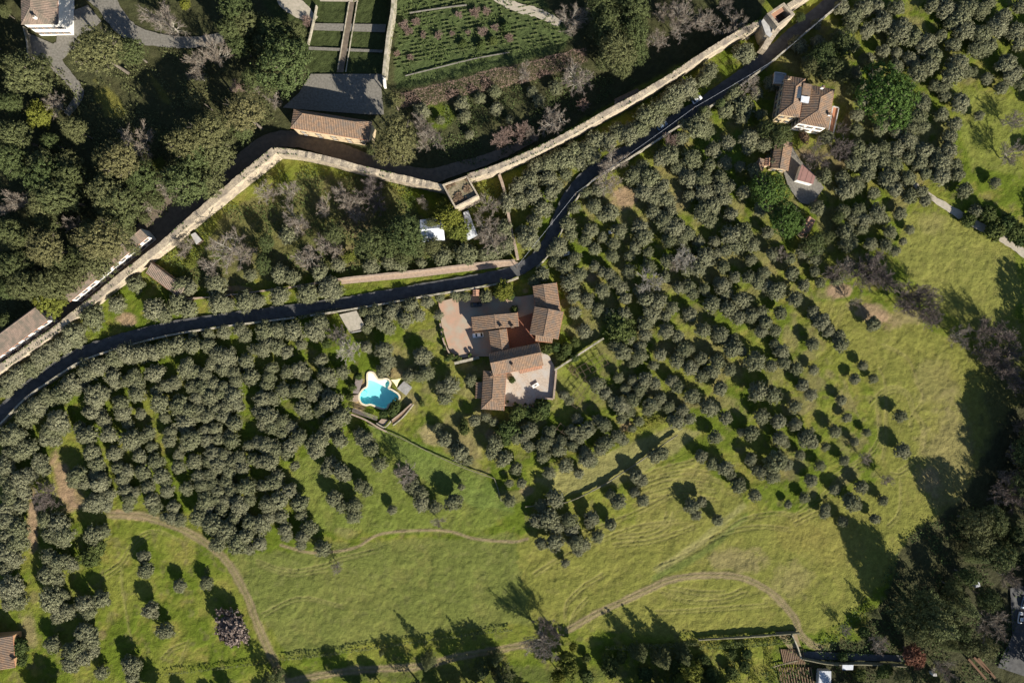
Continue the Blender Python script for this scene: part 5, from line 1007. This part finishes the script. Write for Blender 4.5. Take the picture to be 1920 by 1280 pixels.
RC = catmull(ROAD, 4)
for i, (u, v, rr) in enumerate(OL):
    d = np.hypot(RC[:, 0]-u, RC[:, 1]-v); k = int(d.argmin()); need = rr*5*(.9 if u < 1000 else .62)+(10.5 if u < 1000 else 8)
    if d[k] < need:
        n_ = np.array([u, v])-RC[k]; n_ = n_/max(1e-3, np.linalg.norm(n_)); rr = rr*.9; need = rr*5*(.9 if u < 1000 else .62)+(10.5 if u < 1000 else 8); q_ = RC[k]+n_*max(need, d[k]); OL[i] = (float(q_[0]), float(q_[1]), rr)
OL.sort(key=lambda q: -q[2])
print('olives', len(OL))
ZN = [(640, 930, 'on the bright green slope below the pool'), (330, 800, 'in the crowded grove left of the swimming pool'), (540, 760, 'in the dense grove next to the pool terrace'), (200, 690, 'along the upper edge of the left grove under the road wall'), (60, 900, 'in the left margin beside the bare soil strip'), (90, 1080, 'in the lower left corner near the tiled cottage'),
      (270, 1100, 'in the small meadow inside the curved track at the lower left'), (420, 980, 'at the lower tip of the left grove above the curved track'), (60, 720, 'between the city wall and the road at far left'), (280, 590, 'between the city wall and the road near the tiled wall shed'), (560, 560, 'in the roadside row above the left grove'), (720, 590, 'in the row between the road and the shelter'),
      (760, 680, 'on the lawn between the pool and the brick forecourt'), (880, 470, 'in the walled garden by the metal shed'), (620, 480, 'along the lower edge of the walled garden'), (960, 370, 'beside the thin brown orchard wall'), (1130, 260, 'in the strip between the curving city wall and the road'), (1040, 500, 'just above the farm in the road bend'),
      (1100, 560, 'on the slope right of the tall tiled barn'), (1250, 350, 'in the open olive slope left of the villa'), (1300, 500, 'in the middle of the large right-hand olive grove'), (1330, 220, 'beside the road in front of the villa'), (1150, 720, 'below the timber vine trellises'), (1030, 820, 'on the small terrace below the patio'), (880, 840, 'on the dry grass below the farmhouse'),
      (1350, 720, 'in the lower part of the large right-hand grove'), (1500, 800, 'along the ragged edge of the grove by the round wheel tracks'), (1550, 920, 'in the lowest rows of the right-hand grove'), (1690, 800, 'alone inside the round wheel tracks'), (1050, 990, 'in the dark clump at the middle of the lower meadow'), (1220, 880, 'beside the dark retaining wall in the meadow'), (820, 950, 'in the scattered group below the boundary kerb'),
      (1320, 950, 'in the open ploughed meadow'), (1620, 60, 'in the grove at the upper right near the road'), (1800, 70, 'in the top right corner grove'), (1780, 200, 'beside the pale green meadow at the right edge'), (1620, 300, 'right below the big green pine of the villa'), (1650, 400, 'above the pale gravel path'), (1560, 580, 'near the purple bare trees at the top of the big meadow'), (850, 210, 'in the shaded orchard inside the city wall')]
def zone(u, v): return min(ZN, key=lambda z_: (z_[0]-u)**2+(z_[1]-v)**2)[2]
from collections import defaultdict, Counter
big, rest = OL[:300], OL[300:]
cls = defaultdict(list)
for i, o in enumerate(big):
    szn = 'large' if o[2] >= 4.2 else ('broad' if o[2] >= 3.65 else 'medium')
    cls[(szn, zone(o[0], o[1]))].append(i)
ORD = ['nearest', 'second nearest', 'third nearest', 'fourth nearest', 'fifth nearest', 'sixth nearest', 'seventh nearest', 'eighth nearest', 'ninth nearest', 'tenth nearest', 'eleventh nearest', 'twelfth nearest']
SPOT = [(930, 660, 'the farmhouse'), (706, 735, 'the pool'), (862, 360, 'the square tower'), (1510, 190, 'the villa'), (10, 1220, 'the cottage'), (1690, 800, 'the wheel tracks'), (1460, 30, 'the gate tower')]
for (szn, zt), ids in cls.items():
    zs_ = ' '.join(zt.split()[:11]); lab = f'{szn} grey-green olive tree {zt}'
    sp = min(SPOT, key=lambda s_: sum((s_[0]-big[i][0])**2+(s_[1]-big[i][1])**2 for i in ids)); ids = sorted(ids, key=lambda i: (big[i][0]-sp[0])**2+(big[i][1]-sp[1])**2)
    for k, i in enumerate(ids):
        o = big[i]
        if len(ids) == 1: l2 = lab
        elif len(ids) <= 16:
            l2 = f"{szn} olive {zt}, "+('first second third fourth fifth sixth seventh eighth ninth tenth eleventh twelfth thirteenth fourteenth fifteenth sixteenth'.split()[k])+' from '+sp[2].replace('the ', '').replace(' ', '-')
            for w1, w2 in ((' the ', ' '), (' of ', ' '), (' and ', ' ')):
                if len(l2.split()) > 16: l2 = l2.replace(w1, w2)
            if len(l2.split()) > 16: l2 = f"{szn} olive {zt.split(' under ')[0].split(' near the ')[0].split(' beside the ')[0]}, "+((ORD[k]+' ') if k < len(ids)-1 else 'farthest ')+sp[2].replace('the ', '')
            if len(l2.split()) > 16: print('LONG', l2)
        else: l2 = lab
        plant('olive', 'olive_tree', 'tree', o[0], o[1], o[2]*.97, label=l2, group=(szn+' olives '+zt) if len(ids) > 1 else None, hs=rng.uniform(.88, 1.08))
# the remaining olives: one geometry-nodes object
def gn_scatter(name, pts, srcs):
    """pts: (x,y,scale,rot,zscale,variant)"""
    m_ = bpy.data.meshes.new(name); m_.vertices.add(len(pts)); A = np.array(pts, np.float32); co = np.c_[A[:, :2], np.zeros(len(A))].astype(np.float32); m_.vertices.foreach_set('co', co.ravel())
    sc = m_.attributes.new('sc', 'FLOAT_VECTOR', 'POINT'); sc.data.foreach_set('vector', np.c_[A[:, 2], A[:, 2], A[:, 2]*A[:, 4]].astype(np.float32).ravel())
    ro = m_.attributes.new('ro', 'FLOAT_VECTOR', 'POINT'); ro.data.foreach_set('vector', np.c_[np.zeros(len(A)), np.zeros(len(A)), A[:, 3]].astype(np.float32).ravel())
    va = m_.attributes.new('va', 'INT', 'POINT'); va.data.foreach_set('value', A[:, 5].astype(np.int32))
    ob = obj(name, m_); ng = bpy.data.node_groups.new(name+'_nodes', 'GeometryNodeTree'); ng.interface.new_socket('Geometry', in_out='INPUT', socket_type='NodeSocketGeometry'); ng.interface.new_socket('Geometry', in_out='OUTPUT', socket_type='NodeSocketGeometry')
    N = ng.nodes; L = ng.links; gi = N.new('NodeGroupInput'); go = N.new('NodeGroupOutput'); jn = N.new('GeometryNodeJoinGeometry')
    def attr(nm, ty): a = N.new('GeometryNodeInputNamedAttribute'); a.data_type = ty; a.inputs[0].default_value = nm; return a.outputs[0]
    for k, parts in enumerate(srcs):
        cmpn = N.new('FunctionNodeCompare'); cmpn.data_type = 'INT'; cmpn.operation = 'EQUAL'; L.new(attr('va', 'INT'), cmpn.inputs[2]); cmpn.inputs[3].default_value = k
        for me in parts:
            so = bpy.data.objects.new('source_'+name, me); oi = N.new('GeometryNodeObjectInfo'); oi.inputs[0].default_value = so; oi.inputs['As Instance'].default_value = True
            ip = N.new('GeometryNodeInstanceOnPoints'); L.new(gi.outputs[0], ip.inputs['Points']); L.new(cmpn.outputs[0], ip.inputs['Selection']); L.new(oi.outputs['Geometry'], ip.inputs['Instance']); L.new(attr('ro', 'FLOAT_VECTOR'), ip.inputs['Rotation']); L.new(attr('sc', 'FLOAT_VECTOR'), ip.inputs['Scale']); L.new(ip.outputs[0], jn.inputs[0])
    L.new(jn.outputs[0], go.inputs[0]); md = ob.modifiers.new('scatter', 'NODES'); md.node_group = ng
    return tag(ob, kind='stuff')
def to_pt(u, v, r, kind, nv, hs=None):
    hs = hs or rng.uniform(.88, 1.08); p = W(u, v, KINDS[kind]['zc']*r*hs); return (p.x, p.y, r, rng.uniform(0, 6.28), hs, rng.integers(0, nv))
ms = meshes_for('olive', 'olive', 'bark')
pts = [to_pt(u, v, r*.97, 'olive', len(ms)) for u, v, r in rest]
# olives beyond the frame
def outside(n, box_, rr):
    out = []
    while len(out) < n:
        u = rng.uniform(box_[0], box_[2]); v = rng.uniform(box_[1], box_[3]); r = rng.uniform(*rr)
        if -r*5 < u < 1920+r*5 and -r*5 < v < 1280+r*5: continue
        if all((u-a)**2+(v-b_)**2 > (4.6*(r+c_))**2*.7 for a, b_, c_ in out): out.append((u, v, r))
    return out
pts += [to_pt(u, v, r, 'olive', len(ms)) for u, v, r in outside(120, (1560, -400, 2400, 500), (3, 4.2))+outside(60, (-400, 700, 100, 1500), (3, 4.5))]
gn_scatter('olive_grove', pts, ms)

# other trees --------------------------------------------------------------
T = defaultdict(list)
def add(k, ox, oy, s_): T[k] += [(a, b_, c*(.8 if k == 'smallpink' else 1)) for a, b_, c in P_(ox, oy, s_)]
add('oak', 0, 320, [(350,60,160),(540,60,120),(450,200,150),(350,220,120),(830,180,170),(930,260,150),(900,350,110),(850,30,110),(1060,60,130),(1400,100,190),(1560,80,130),(1300,40,100),(90,470,110),(120,540,100),(350,370,80),(700,440,100),(740,700,130),(620,620,80),(480,720,100),(130,720,120),(200,850,140),(400,860,140),(480,800,90),(80,880,90),(60,650,60),(40,1120,60),(560,820,90),(960,450,80),(1180,230,60),(1090,360,50),(200,420,70),(1000,580,60),(30,760,80)])
add('lime', 0, 320, [(400,960,120),(330,970,90),(1420,690,50)])
add('pine', 0, 320, [(340,580,145),(770,520,165),(850,590,90)])
add('bare', 0, 320, [(110,220,130),(1250,110,100),(530,390,70),(1090,290,60),(1700,580,170),(1380,560,90),(1560,720,80),(1840,620,80)])
add('pine', 0, 0, [(720,380,190),(1480,740,90),(1560,990,150),(1390,1070,140),(900,1200,150),(1830,850,140)])
add('oak', 0, 0, [(210,560,160),(330,470,60),(90,780,90),(570,980,105),(120,1030,130),(100,1200,130),(380,1070,80),(1000,390,100),(780,1200,95),(1820,960,100),(1480,1190,160),(1640,1150,140),(1780,80,120),(1740,230,110),(1850,180,110),(1810,340,100),(30,470,50),(30,90,50),(1880,600,80),(340,1250,120),(520,1250,100),(1250,1040,60)])
add('lime', 0, 0, [(300,860,105),(1390,40,50),(1200,1230,50)])
add('bare', 0, 0, [(1020,1080,140),(1240,150,155),(390,780,100),(1600,390,130),(1470,450,110),(1480,560,70)])
add('barepink', 0, 0, [(1780,640,70)])
add('oak', 480, 0, [(210,500,205),(130,250,120),(290,240,80),(20,150,70),(100,640,80),(60,330,90),(320,380,80)])
add('bare', 480, 0, [(130,730,75),(20,640,60),(1300,1010,95),(1250,1080,60),(1230,930,90)])
add('pine', 480, 0, [(1030,750,75),(1060,1000,145),(1080,1140,110),(960,1130,100)])
add('oak', 480, 0, [(870,1110,50)])
add('barepink', 480, 0, [(1840,1050,85)])
add('bare', 960, 0, [(470,120,130),(1280,110,145),(1230,190,80),(1130,100,80),(1090,290,80),(1460,150,105),(1600,20,80),(1710,190,105),(480,560,115),(300,910,125),(130,1000,60),(90,540,75),(760,1210,105),(1790,640,75)])
add('barepink', 960, 0, [(50,980,90),(540,780,50),(1190,1040,60)])
add('oak', 960, 0, [(670,60,125),(900,90,130),(720,200,135),(900,260,140),(780,380,145),(920,400,95),(820,500,85),(620,220,70),(680,480,60),(820,60,100)])
add('cypress', 960, 0, [(1560,780,28),(1430,830,24),(1610,740,24)])
add('villapine', 1440, 0, [(900,720,230)])
add('oak', 1440, 0, [(400,420,100),(480,520,100),(560,330,90),(560,560,70),(640,640,60),(90,1020,95),(0,960,80),(320,500,70),(240,130,40)])
add('pine', 1440, 0, [(720,460,60)])
add('barepurple', 1440, 0, [(370,1170,110),(570,1110,90),(560,960,55)])
add('dry', 1440, 0, [(270,1030,45)])
add('bare', 1440, 0, [(1860,900,80),(1840,1150,90)])
add('bare', 480, 320, [(240,140,95),(290,380,100),(500,270,85),(640,170,90),(690,250,90),(740,320,70),(360,650,105),(500,550,85),(1720,420,110),(1740,240,95),(1770,500,100),(60,150,80),(590,590,80),(1250,230,55),(620,1250,80)])
add('barepurple', 480, 320, [(850,130,110),(900,230,90)])
add('oak', 480, 320, [(590,470,85),(860,540,110),(1120,470,155),(1010,540,100),(1180,560,100),(1110,640,70),(1330,560,65),(1320,390,50),(50,700,70),(80,540,70)])
add('lime', 480, 320, [(1450,340,100),(1520,440,85),(700,640,60),(1860,900,75)])
add('bare', 960, 320, [(720,60,105),(1230,700,60)])
add('barewhite', 960, 320, [(1040,820,105),(1290,650,85)])
add('shrub', 960, 320, [(800,1180,105),(860,1240,80),(1380,600,50),(760,1090,80)])
add('villapine', 1440, 320, [(12,150,145),(140,370,135)])
add('oak', 1440, 320, [(340,540,85),(280,560,60),(430,500,60),(520,350,50)])
add('barepurple', 1440, 320, [(800,740,130),(720,780,105),(870,800,115),(500,760,80),(1100,930,125),(1200,1020,125),(1050,1010,95),(1180,900,90),(1230,1100,80),(1640,1200,100),(1800,1240,120)])
add('bare', 1440, 320, [(100,620,60),(560,730,85),(660,990,50),(1450,1240,95)])
add('barewhite', 480, 640, [(680,60,100)])
add('barepurple', 0, 640, [(310,1140,85),(330,1220,75)])
add('bare', 480, 640, [(1120,1010,95)])
add('barepurple', 1440, 640, [(1650,80,110),(1750,140,105),(1850,100,85),(1820,240,105),(1880,320,75),(1850,1050,105),(1800,1160,105),(1890,1200,95),(1900,640,60),(1880,860,80)])
add('bare', 1440, 640, [(740,880,50),(900,1040,55)])
add('barebush', 0, 960, [(1740,870,140)])
add('bare', 480, 960, [(600,430,55),(1360,80,55)])
add('bare', 960, 960, [(240,1000,140)])
add('barepurple', 960, 960, [(270,880,100)])
add('bare', 1440, 960, [(1700,850,130),(1830,500,95),(1330,1190,90),(840,1000,70),(590,890,50)])
add('redleaf', 1440, 960, [(1080,1060,80),(1120,1110,60)])
add('conifer', 1440, 960, [(1200,790,190),(1450,700,110),(1840,250,85),(1560,330,80),(1820,60,90),(800,760,50),(1380,1000,60)])
add('conifer', 960, 960, [(1200,1440,150),(1440,1500,150),(1660,1520,140),(1130,1100,85),(1290,1080,80),(960,1060,70)])
add('conifer', 480, 960, [(1290,1120,75),(940,1060,28),(1700,1180,80),(1800,1100,60),(100,1280,90),(1850,1240,90)])
add('lime', 960, 960, [(400,1100,80),(430,1170,80),(460,1010,40),(1340,1180,90),(1290,1250,70),(350,1230,70)])
DES = {'oak': ('evergreen_oak', 'dense dark green evergreen oak', 'tree'), 'pine': ('stone_pine', 'olive-yellow umbrella stone pine', 'pine'), 'lime': ('leafy_tree', 'yellow-green leafy tree', 'tree'), 'bare': ('bare_tree', 'grey leafless tree', 'tree'), 'barepink': ('bare_tree', 'pinkish leafless tree', 'tree'), 'barepurple': ('bare_tree', 'dark purplish leafless tree', 'tree'),
       'barewhite': ('bare_tree', 'pale white-branched leafless tree', 'tree'), 'cypress': ('cypress', 'slender dark cypress', 'cypress'), 'villapine': ('pine_tree', 'round bright green pine', 'pine'), 'dry': ('shrub', 'russet garden shrub', 'shrub'), 'redleaf': ('red_tree', 'orange-brown leafed tree', 'tree'), 'conifer': ('fir_tree', 'dark layered conifer', 'conifer'), 'shrub': ('shrub', 'dark green shrub', 'shrub'), 'barebush': ('thicket', 'purplish round thicket of bare stems', 'thicket'),
       'smallpink': ('small_fruit_tree', 'small pinkish bare fruit tree', 'tree'), 'hedge': ('shrub', 'low green bush', 'shrub')}
LM = [(75, 20, 'white manor'), (205, 190, 'sunlit lawn strip'), (640, 60, 'formal garden'), (610, 235, 'orangery'), (860, 80, 'vegetable field'), (862, 360, 'square tower'), (1460, 30, 'gate tower'), (1510, 190, 'villa'), (1510, 325, 'red garden house'), (1512, 425, 'orange tiled shed'), (515, 285, 'sharp city wall bend'), (200, 505, 'white lane building'), (30, 640, 'grey tiled lane house'), (305, 530, 'wall shed'),
      (805, 430, 'metal shed'), (930, 660, 'farmhouse'), (706, 735, 'pool'), (655, 605, 'roadside shelter'), (1147, 435, 'white garden table'), (1205, 175, 'curving city wall'), (1640, 600, 'meadow soil patch'), (1690, 800, 'round wheel tracks'), (1830, 420, 'pale gravel path'), (1320, 1085, 'curved dirt road'), (450, 1100, 'curved field track'), (15, 1220, 'corner cottage'), (1480, 1240, 'striped allotment'), (1905, 1150, 'small car park'), (1080, 520, 'road bend'), (1060, 1160, 'dirt road end'), (1085, 700, 'vine trellises'), (1030, 180, 'bare hedge band'), (120, 900, 'bare soil strip'), (950, 1240, 'bottom track')]
add('smallpink', 480, 0, [(1370,260,45),(1700,230,50),(1790,205,38),(1255,260,30),(1470,250,25),(1160,430,35),(1520,110,40),(1640,90,50),(1110,180,50),(1200,160,40),(1140,230,40),(1730,80,40),(1060,400,30),(1900,280,40),(1590,240,25),(380,150,50)])
add('shrub', 480, 0, [(1690,340,40),(1780,310,35),(1880,200,40),(1550,330,30)])
add('shrub', 960, 640, [(230,500,80),(40,540,70),(250,60,45),(400,60,50),(470,120,45)])
add('shrub', 480, 640, [(1890,660,80),(1870,720,60),(960,540,38),(1560,660,50),(1560,610,40)])
add('shrub', 0, 960, [(730,260,85),(680,340,75),(140,1010,80),(160,1100,60)])
add('shrub', 1440, 320, [(1700,450,90),(1640,330,80),(1780,400,85),(1850,450,75),(1880,520,60),(1500,370,60)])
add('shrub', 960, 960, [(1240,1150,70),(1430,1110,60),(1490,1210,60),(1650,1060,35),(1760,1060,45),(1740,1150,55),(1640,1200,55),(740,1150,80),(820,1080,50),(560,1090,40),(560,1230,60),(1000,1210,60)])
add('shrub', 1440, 960, [(720,900,55),(560,1080,40),(870,1190,70),(690,1220,50)])
add('shrub', 960, 0, [(1720,760,40)])
add('oak', 1440, 960, [(1230,790,190),(1130,900,110),(1560,80,120),(1700,60,110),(1600,220,100),(1750,330,110),(1500,480,80),(1650,650,90),(1450,900,80),(1380,560,70),(1870,150,90),(1000,1230,60),(1500,1000,80),(1620,1010,80)])
add('oak', 480, 960, [(1200,1350,90),(1640,1360,100),(700,1390,80),(1860,1370,110),(1420,1400,70)])
add('oak', 1440, 640, [(1960,820,120),(2030,700,130),(2010,950,130),(1950,1080,120),(2060,1180,120)])
add('oak', 960, 960, [(1215,1560,150),(1480,1620,150),(1700,1640,140),(1000,1480,110)])
for (u, v, r) in [(947, 548, 2.6), (957, 556, 1.8), (965, 580, 1.5), (1027, 653, 2.4), (1040, 650, 2.2), (1062, 652, 2.4), (1078, 640, 2.0), (1052, 668, 2), (960, 712, 1.4), (934, 549, 1.8), (846, 668, 1.6), (839, 672, 1.4), (1010, 775, 3.2), (990, 772, 2.4), (1026, 760, 2.0), (660, 725, 1.8), (655, 745, 1.5), (672, 705, 1.8), (742, 760, 2.4), (735, 772, 1.8), (790, 755, 1.4), (612, 645, 1.8)]: T['hedge'].append((u, v, r))
MATS = {'oak': ('oak', None, None, 1.0), 'pine': ('pine', None, None, 1.0), 'lime': ('lime', None, None, 1.0), 'bare': ('bare', 'twig', 'twigwhite', 1), 'barepink': ('bare', 'twigpink', 'twigpink', 1), 'barepurple': ('bare', 'twigpurple', 'twigpurple', 1), 'barewhite': ('bare', 'twigwhite', 'twigwhite', 1), 'cypress': ('cypress', None, None, 1), 'villapine': ('villapine', None, None, 1), 'dry': ('shrub', 'dry', 'bark', 1.1), 'redleaf': ('lime', 'redleaf', 'bark', 1), 'conifer': ('conifer', None, None, 1), 'shrub': ('shrub', None, None, 1.1),
        'barebush': ('shrub', 'thicket', 'bark', .9), 'smallpink': ('barebush', 'twigpink', 'twigpink', 1.1), 'hedge': ('shrub', None, None, 1.1)}
def direc(du, dv): return ('right of' if du > 0 else 'left of') if abs(du) > abs(dv) else ('below' if dv > 0 else 'above')
for k, lst in T.items():
    nm, des, cat = DES[k]; kind, m1, m2, hs = MATS[k]; g = defaultdict(list)
    for o in lst:
        l_ = min(LM, key=lambda z_: (z_[0]-o[0])**2+(z_[1]-o[1])**2); g[(direc(o[0]-l_[0], o[1]-l_[1]), l_)].append(o)
    for (dr, l_), os_ in g.items():
        os_.sort(key=lambda o: (o[0]-l_[0])**2+(o[1]-l_[1])**2)
        for i, o in enumerate(os_):
            if len(os_) == 1: lab = f'{des} {dr} the {l_[2]}'
            elif i == len(os_)-1: lab = f'{des} {dr} the {l_[2]}, farthest from it'
            else: lab = f'{des} {dr} the {l_[2]}, {ORD[i]} to it'
            r = o[2]
            north = inpoly(np.array([o[0]]), np.array([o[1]]), [(-400, -400), (1600, -400), (1420, 40), (1150, 190), (960, 300), (830, 350), (515, 285), (250, 500), (-100, 760)])[0]
            h2 = hs*(1.12 if north and kind in ('oak', 'pine') else 1)*(1.0 if kind not in ('oak', 'pine', 'bare') else float(np.clip(1.35-.045*r, .85, 1.25)))  # oaks and pines inside the city wall raised to lengthen their shadows
            plant(kind, nm, cat, o[0], o[1], r, m1, m2, h2*rng.uniform(.93, 1.07), lab, {'tree': 'woodland trees', 'pine': 'pines', 'shrub': 'garden shrubs', 'conifer': 'dark conifers', 'cypress': 'cypresses'}.get(cat), 'twigs' if kind.startswith('bare') else 'crown')
# woodland beyond the frame
def wood(name, n, box_, rr, kind, m1=None, m2=None):
    K = KINDS[kind]; ms = meshes_for(kind, m1 or K['m'], m2 or K['tm']); gn_scatter(name, [to_pt(u, v, r, kind, len(ms)) for u, v, r in outside(n, box_, rr)], ms)
wood('evergreen_wood', 150, (-420, -360, 1500, 560), (4, 8), 'oak')
wood('bare_wood', 55, (1925, 560, 2250, 1500), (4, 6.5), 'bare', 'twigpurple', 'twigpurple')
wood('dark_wood', 45, (1930, 640, 2300, 1330), (6, 9), 'oak')
wood('conifer_wood', 36, (900, 1290, 2200, 1480), (3, 5), 'conifer')
wood('scrub_wood', 50, (-200, 1300, 1000, 1500), (2.5, 5), 'lime', 'oak', 'bark')
# ---------------------------------------------------------------- hedges and banks
def hedge(name, label, cat, pts, wd, h, m, size=.28, dens=9, kind=None, tw=False, group=None):
    P = catmull(pts, 4); X = np.array([[*W(a, b, h*.6).to_2d()] for a, b in P]); o = X.mean(0); X = X-o; seg = np.linalg.norm(np.diff(X, axis=0), axis=1); L_ = seg.sum(); n = int(L_*wd*dens*2)
    cum = np.r_[0, np.cumsum(seg)]; s_ = rng.uniform(0, L_, n); xi = np.interp(s_, cum, X[:, 0]); yi = np.interp(s_, cum, X[:, 1]); tn = np.gradient(X, axis=0); tn /= np.linalg.norm(tn, axis=1)[:, None]
    nxx = np.interp(s_, cum, -tn[:, 1]); nyy = np.interp(s_, cum, tn[:, 0]); wv = wd/2*(.75+.5*noise2(s_, s_*0, 3, 3)); a = rng.uniform(0, math.pi, n); q = np.cos(a)*wv; hh = h*(.7+.55*noise2(s_, s_*0+9, 2.4, 8))*np.abs(np.sin(a))**.6*rng.uniform(.8, 1.05, n)
    Pp = np.c_[xi+nxx*q, yi+nyy*q, hh]; Nn = np.c_[nxx*np.cos(a), nyy*np.cos(a), np.sin(a)]
    if tw: V_, F_ = leaves(Pp, np.c_[nxx, nyy, nxx*0]*1.0, .55, .8, None, .10)
    else: V_, F_ = leaves(Pp, Nn, size)
    t = thing(name, label, cat, (o[0], o[1], 0)); obj('foliage' if not tw else 'stems', mesh_arr('foliage', V_, F_), M[m], t)
    b = MB(); pv = None
    for i in range(0, len(X), 3): b.tube((X[i][0], X[i][1], -.05), (X[i][0]+.1, X[i][1], h*.7), .06, .03, 5)
    b.build('stem', M['bark'], t); return t
hedge('bare_hedge', 'wide band of bare brown pleached trees across the garden inside the city wall', 'hedge', [(745, 188), (800, 178), (860, 163), (920, 147), (980, 135), (1040, 118), (1100, 100)], 6.0, 3.6, 'twigpink', dens=8, tw=True)
hedge('bramble_hedge', 'dark bramble hedge along the bottom of the lower left meadow', 'hedge', [(310, 1263), (380, 1256), (460, 1246), (525, 1237)], .9, 1.0, 'oak', dens=6)
hedge('bramble_hedge', 'dark ragged hedge below the meadow between the two field tracks', 'hedge', [(528, 1236), (600, 1228), (705, 1213), (780, 1202), (855, 1192), (900, 1186), (960, 1180)], 1.1, 1.1, 'oak', dens=6)
hedge('boundary_hedge', 'straight dark hedge crossing under the long shadow at the bottom centre', 'hedge', [(1136, 1215), (1180, 1214), (1250, 1210), (1310, 1205)], 1.4, 2.2, 'oak')
hedge('boundary_hedge', 'hedge of mixed scrub between the meadow and the allotments', 'hedge', [(1310, 1212), (1380, 1208), (1440, 1204), (1488, 1198)], 2.6, 1.8, 'shrub')
hedge('box_hedge', 'yellow-green creeper hedge along the top of the tall garden wall', 'hedge', [(741, -20), (739, 20), (733, 60), (727, 105), (722, 136)], 1.0, 3.9, 'lime', size=.2)
hedge('box_hedge', 'grey shrubby hedge along the road side above the left grove', 'hedge', [(560, 596), (600, 586), (640, 580)], 1.2, 1.6, 'olive')
hedge('lavender_border', 'brownish planted border above the patio wall on the lawn', 'border', [(1068, 686), (1075, 696), (1085, 702)], 2.6, .7, 'dry', size=.2)
hedge('bank_scrub', 'line of low yellow scrub on the bank above the thin terrace meadow', 'scrub', [(1130, 850), (1180, 812), (1215, 796), (1245, 785)], 2.6, 1.0, 'lime', size=.25)
hedge('allotment_row', 'leftmost tangled green allotment row below the scrub hedge', 'crop row', [(1320, 1225), (1330, 1250), (1338, 1285)], 2.4, 1.0, 'shrub', size=.22)
hedge('allotment_row', 'second tangled allotment row from the left, beside bare soil', 'crop row', [(1362, 1222), (1378, 1250), (1386, 1285)], 2.2, 1.0, 'shrub', size=.22)
hedge('allotment_row', 'third green allotment row with grassy edges', 'crop row', [(1400, 1222), (1412, 1250), (1418, 1285)], 2.4, .9, 'lime', size=.22)
hedge('allotment_row', 'bright green grassy allotment strip left of the striped beds', 'crop row', [(1440, 1215), (1444, 1250), (1452, 1285)], 2.4, .6, 'lime', size=.2)
# ground scrub under the wood and rough tufts in the walled garden: nobody could count it
def tufts(name, n, poly, size, m, h=.5):
    us = rng.uniform(min(p[0] for p in poly), max(p[0] for p in poly), n); vs = rng.uniform(min(p[1] for p in poly), max(p[1] for p in poly), n); k = inpoly(us, vs, poly)&(fbm(us, vs, 30, 55, 3) > .47); us, vs = us[k], vs[k]
    Pp = np.c_[(us-960)*S, (640-vs)*S, rng.uniform(.05, h, len(us))]; V_, F_ = leaves(Pp, np.tile([0, 0, 1.], (len(us), 1)), size, .8); tag(obj(name, mesh_arr(name, V_, F_), M[m]), kind='stuff')
tufts('undergrowth', 26000, [(0, 100), (180, 150), (300, 90), (480, 90), (520, 230), (230, 470), (0, 640)], .35, 'oak', .8)
tufts('weeds', 30000, [(520, 300), (830, 360), (950, 340), (960, 480), (640, 520), (300, 545), (260, 500), (420, 370)], .3, 'shrub', .7)
tufts('garden_weeds', 4000, [(740, 0), (1000, 0), (1060, 60), (1000, 110), (760, 160)], .3, 'shrub', .5)
tufts('orchard_weeds', 12000, [(760, 200), (1100, 130), (1200, 150), (960, 290), (880, 310), (780, 280)], .3, 'oak', .5)
tufts('rough_growth', 24000, [(1700, 1000), (1920, 900), (1920, 1100), (1880, 1280), (1300, 1280), (1560, 1190), (1640, 1100)], .35, 'shrub', .9)
print('objects', len(bpy.data.objects))
